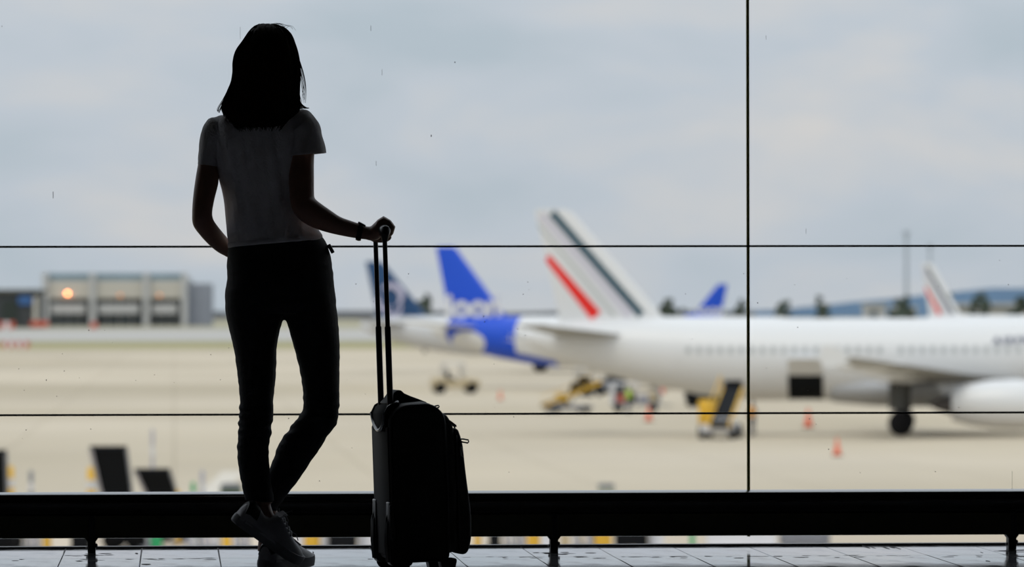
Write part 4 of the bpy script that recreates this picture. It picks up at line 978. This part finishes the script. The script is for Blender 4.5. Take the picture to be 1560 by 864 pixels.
# --- shoes (x from heel to toe, z up from the sole)
def shoe(M_, label):
    Tm = lambda mb: (setattr(mb, 'v', [M_ @ p for p in mb.v]), mb)[1]
    foot = [(.0, .0), (.004, .018), (.02, .032), (.06, .036), (.11, .036), (.16, .043), (.20, .047), (.235, .043), (.258, .030), (.27, .010)]
    out_ = [(x, y) for x, y in foot] + [(x, -y * .92) for x, y in foot[::-1][:-1]]
    def outline(off, z, lift=lambda x: 0): 
        c = V((.135, 0)); return [V((.135 + (x - .135) * (1 + off / .135), y + math.copysign(off, y) if abs(y) > .002 else y, z + lift(x))) for x, y in out_]
    spring = lambda x: max(0, (x - .19) / .08) ** 2 * .012
    so = MB().rings([outline(-.004, .0, spring), outline(.002, .004, spring), outline(.003, .016, spring), outline(.002, .027, spring), outline(-.003, .029, spring)])
    sec = [(.003, .020, .050), (.008, .027, .078), (.022, .033, .090), (.05, .035, .082), (.075, .0355, .072), (.095, .0365, .076), (.115, .038, .098), (.13, .039, .098), (.15, .0405, .090), (.175, .043, .078), (.20, .0445, .066), (.225, .0425, .057), (.248, .034, .050), (.262, .020, .042), (.268, .008, .036)]
    rs = []
    for x, wd, h in sec:
        r_ = []; z0 = .022 + spring(x)
        for k in range(20):
            th = 2 * math.pi * k / 20; cx, sz = math.cos(th), math.sin(th)
            cx = math.copysign(abs(cx) ** .75, cx)
            yy = cx * wd * (1 - .30 * max(0, sz)); zz = z0 + (h - z0) * (max(0, sz) ** .8) if sz >= 0 else z0 - .008 * -sz
            r_.append(V((x, yy, zz)))
        rs.append(r_)
    upm = MB().rings(rs)
    root = obj('shoe', Tm(upm), m_shoe, woman, BASE, label=label)
    obj('sole', Tm(so), m_sole, root, BASE)
    ht = [[V((p.x - .0015 if p.x < .03 else p.x, p.y * 1.03, p.z + .0008)) for p in r_] for r_ in rs[1:4]]
    hb = MB()
    for r_ in ht: pass
    hb.rings([[p for p in r_ if p.z > .066] for r_ in [[q for q in rr_] for rr_ in ht]] if len(set(len([p for p in r_ if p.z > .066]) for r_ in ht)) == 1 else [r_[1:10] for r_ in ht], cap=True)
    obj('heel_tab', Tm(hb), m_blk, root, BASE)
    lc = MB()
    for x, h, wd in ((.122, .100, .022), (.137, .0975, .023), (.152, .0905, .024), (.167, .083, .025), (.182, .0755, .026)):
        lc.tube([(x - .003, -wd, h - .007), (x, -wd * .5, h), (x + .002, 0, h + .0022), (x, wd * .5, h), (x - .003, wd, h - .007)], .0028, 6)
    lc.tube([(.122, .01, .102), (.118, .025, .112), (.13, .036, .104), (.14, .036, .09)], .0016, 5); lc.tube([(.122, -.01, .102), (.119, -.026, .112), (.132, -.037, .103), (.146, -.036, .084)], .0016, 5); lc.tube([(.122, 0, .102), (.135, .004, .118), (.148, .006, .130)], .0014, 5)
    obj('laces', Tm(lc), m_sole, root, BASE)
    tg = MB().rings([[V((.112 + q * .008 + k * .004, y, .094 + q * .010)) for k, y in ((0, -.020), (0, .020), (1, .020), (1, -.020))] for q in (0, 1, 2)])
    obj('tongue', Tm(tg), m_shoe, root, BASE)
    return root
xa = (rgt * .80 - upv * .60) * .872 + fwd * .49; xa.normalize()
za = (rgt * .60 + upv * .80); za = (za - xa * za.dot(xa)).normalized(); ya = za.cross(xa)
hp = B(353.5, 802, -.105) + ya * .0
ML = Matrix(((xa.x, ya.x, za.x, hp.x), (xa.y, ya.y, za.y, hp.y), (xa.z, ya.z, za.z, hp.z), (0, 0, 0, 1)))
low = min((ML @ V((x, y, .0))).z for x in (.2, .25, .268) for y in (-.04, .04))
ML.translation.z += max(0, .0005 - low) * 1.0
shoe(ML, 'white sneaker resting on its toe')
ang = math.radians(62); xa = (r0 * math.cos(ang) + V((-math.sin(YAW), math.cos(YAW), 0)) * math.sin(ang)).normalized(); za = V((0, 0, 1)); ya = za.cross(xa)
hp = B(402, 866, .035); hp.z = 0.0005
MR = Matrix(((xa.x, ya.x, za.x, hp.x), (xa.y, ya.y, za.y, hp.y), (xa.z, ya.z, za.z, hp.z), (0, 0, 0, 1)))
shoe(MR, 'white sneaker flat on the floor')

# ================================================================== THE SUITCASE
DS = D0 - .10
ha = math.radians(9.5); aX = r0 * math.cos(ha) + V((-math.sin(YAW), math.cos(YAW), 0)) * math.sin(ha); wY = V((0, 0, 1)).cross(aX)
org = C(603 - .18 * math.sin(ha) * F / DS, 870, DS); org.z = 0
case = bpy.data.objects.new('suitcase', None); COL.objects.link(case); tag(case, 'black soft sided wheeled suitcase with raised telescopic handle', 'suitcase')
case.location = org; case.rotation_euler = (0, 0, math.atan2(aX.y, aX.x))
TL = Matrix.Rotation(-math.radians(1.85), 4, 'Y')                  # leans back a little
m_case = mat('suitcase_nylon', (.017, .0165, .0165), .7, var=.1, vscale=60, bump=.2, bscale=400); m_caseback = mat('suitcase_back', (.022, .021, .0205), .75, spec=.15, bump=.15, bscale=300)
m_plas = mat('suitcase_plastic', (.012, .012, .014), .35); m_pipe = mat('suitcase_piping', (.022, .022, .024), .5); m_alu = mat('handle_tube', (.055, .045, .050), .32, metal=.8); m_zip = mat('zip_metal', (.16, .15, .14), .35, metal=.9)
def tilt(mb): mb.v = [TL @ p for p in mb.v]; return mb
def arc(pts, r=.03, n=5):
    """rounded polygon"""
    out_ = []; m_ = len(pts)
    for i in range(m_):
        p, a, b = V(pts[i][:2]), V(pts[i - 1][:2]), V(pts[(i + 1) % m_][:2]); rr_ = pts[i][2] if len(pts[i]) > 2 else r
        d0, d1 = (a - p), (b - p); q = min(rr_, d0.length * .45, d1.length * .45); s0, s1 = p + d0.normalized() * q, p + d1.normalized() * q
        for k in range(n + 1):
            t = k / n; out_.append(tuple(s0 * (1 - t) ** 2 + p * 2 * t * (1 - t) + s1 * t * t))
    return out_
AXS = ((1, 0, 0), (0, 0, 1), (0, 1, 0))
HW = .178
prof_b = arc([(0, .035, .02), (.165, .035, .02), (.170, .25, .02), (.166, .472, .045), (.128, .505, .03), (.04, .502, .035), (.002, .470, .04), (0, .25, .01)])
def crown(y): return .008 * (1 - (abs(y) / HW) ** 4)
rs = []
for y, ins in ((-.178, .010), (-.176, .004), (-.170, .0), (-.15, 0), (-.12, 0), (-.06, 0), (0, 0), (.06, 0), (.12, 0), (.15, 0), (.170, 0), (.176, .004), (.178, .010)):
    rs.append([V((.083 + (x - .083) * (1 - ins / .083), y, (.27 + (z - .27) * (1 - ins / .235)) + crown(y) * max(0, (z - .38) / .12))) for x, z in prof_b])
cb = obj('body', tilt(MB().rings(rs)), m_case, case)
bk = MB().prism(arc([(-.006, .05, .01), (.004, .05, .01), (.004, .44, .01), (-.006, .44, .01)], .004, 2), -HW + .012, HW - .012, AXS)
obj('back_panel', tilt(bk), m_caseback, cb, bev=.003)
for s_ in (-1, 1):
    path = [(x, s_ * (HW - .001), z) for x, z in prof_b]; path.append(path[0])
    obj('piping', tilt(MB().tube(path, .0035, 6, False)), m_pipe, cb)
pk = arc([(.150, .05, .02), (.196, .06, .03), (.201, .25, .02), (.198, .435, .04), (.176, .474, .02), (.150, .470, .01)])
p1 = obj('front_pocket', tilt(MB().prism(pk, -.163, .163, AXS)), m_case, case, bev=.014, seg=3)
pk = arc([(.185, .055, .01), (.228, .045, .02), (.243, .09, .03), (.245, .17, .03), (.232, .30, .03), (.226, .385, .03), (.213, .428, .025), (.188, .432, .01)])
p2 = obj('outer_pocket', tilt(MB().prism(pk, -.150, .150, AXS)), m_case, case, bev=.014, seg=3)
def zip_path(a0, z0, z1, hw, r=.0028): return MB().tube([(a0, -hw, z0), (a0, -hw, z1 - .03), (a0, -hw + .03, z1), (a0, hw - .03, z1), (a0, hw, z1 - .03), (a0, hw, z0)], r, 6)
obj('zip', tilt(zip_path(.172, .06, .472, .166)), m_pipe, p1); obj('zip', tilt(zip_path(.205, .06, .436, .153)), m_pipe, p2)
def pull(p0, p1_, nm_par, w_=.006):
    p0, p1_ = V(p0), V(p1_); d = (p1_ - p0); n_ = V((0, 1, 0)); q = d.cross(n_).normalized() * w_ * .55
    z_ = MB().tube([p0 - q * .4, p0 + d * .45 - q, p1_ - q, p1_ + d.normalized() * .002, p1_ + q, p0 + d * .45 + q, p0 + q * .4, p0 - q * .4], .0023, 6)
    obj('zip_pull', tilt(z_), m_zip, nm_par)
pull((.136, -.160, .494), (.152, -.168, .497), cb); pull((.178, -.150, .458), (.204, -.156, .436), p1, .003); pull((.214, -.138, .394), (.241, -.150, .388), p2, .0085); pull((.218, -.150, .372), (.221, -.151, .346), p2, .006)
# top carry handle, hump of padded fabric
hp_ = [(.008, .510), (.020, .522), (.034, .541), (.044, .549), (.056, .548), (.066, .538), (.085, .529), (.110, .519), (.135, .508), (.128, .500), (.02, .498)]
obj('carry_handle', tilt(MB().prism(hp_, -.06, .075, AXS)), m_case, case, bev=.004)
# handle well on the back: solid block, the hollow's shade painted black
rim = []
for k in range(25):
    t = k / 24; y = sm(-.135, .135, t); dz = math.sin(math.pi * t) ** .6
    rim.append((-.0075, y, .480 - .052 * dz))
well = MB().prism([(-.0075, .425), (-.0075, .478), (.002, .498), (.016, .508), (.040, .514), (.040, .425)], -.130, .130, AXS)
wl = obj('handle_well', tilt(well), mat('well_shade_black', (.006, .006, .007), .9, spec=.1), case, bev=.004)
obj('well_rim', tilt(MB().tube([(-.0085, y, z) for _, y, z in rim], .0055, 8)), mat('rim_plastic', (.05, .055, .065), .25), wl)
obj('well_lip', tilt(MB().tube([(-.007, -.135, .480), (.004, -.137, .500), (.018, -.134, .508), (.036, -.115, .514), (.043, 0, .518), (.036, .115, .514), (.018, .134, .508), (.004, .137, .500), (-.007, .135, .480)], .0045, 8)), mat('rim_plastic', (.05, .055, .065), .25), wl)
HZ = 1.030
for s_ in (-1, 1):
    hb_ = obj('handle_tube', tilt(MB().tube([(.016, s_ * .098, .47), (.016, s_ * .098, HZ - .022), (.018, s_ * .094, HZ - .006)], .0072, 14)), m_alu, case)
    obj('outer_tube', tilt(MB().tube([(.016, s_ * .098, .46), (.016, s_ * .098, .738), (.016, s_ * .098, .742)], [.0095, .0095, .0085], 14)), m_alu, hb_)
    obj('lock_button', tilt(MB().ball((.016, s_ * .098 - .008, .728), .003, .003, .004, 8, 6)), m_plas, hb_)
obj('grip', tilt(MB().tube([(.016, -.1, HZ - .03), (.0165, -.103, HZ - .012), (.02, -.094, HZ), (.022, -.06, HZ + .003), (.022, .06, HZ + .003), (.02, .094, HZ), (.0165, .103, HZ - .012), (.016, .1, HZ - .03)], [.0085, .0125, .0155, .0165, .0165, .0155, .0125, .0085], 14)), m_plas, case)
for s_ in (-1, 1):
    h = obj('wheel_housing', tilt(MB().prism(arc([(-.012, .025, .012), (.06, .02, .02), (.055, .075, .02), (.012, .10, .02), (-.002, .215, .005), (-.010, .215, .006), (-.014, .10, .02)]), s_ * .145 - .032, s_ * .145 + .032, AXS)), m_plas, case, bev=.006)
    for q in (-.02, 0, .02): obj('ridge', tilt(MB().tube([(-.0125, s_ * .145 + q, .035), (-.016, s_ * .145 + q, .09), (-.013, s_ * .145 + q, .165 - abs(q) * .6), (-.006, s_ * .145 + q, .178 - abs(q) * .6)], .005, 8)), m_plas, h)
    obj('wheel', MB().tube([(.022, s_ * .145 - .014, .030), (.022, s_ * .145 - .008, .030), (.022, s_ * .145 + .008, .030), (.022, s_ * .145 + .014, .030)], [.024, .030, .030, .024], 22), m_tyre, case)
    obj('corner_guard', tilt(MB().prism(arc([(-.009, .10, .005), (.006, .10, .005), (.006, .208, .005), (-.009, .208, .005)], .004, 2), s_ * .172 - .012, s_ * .172 + .012, AXS)), m_plas, case, bev=.004)
    obj('foot', MB().prism(arc([(.150, .0, .006), (.185, .0, .006), (.195, .045, .01), (.14, .045, .01)], .006, 3), s_ * .13 - .03, s_ * .13 + .03, AXS), m_plas, case, bev=.004)
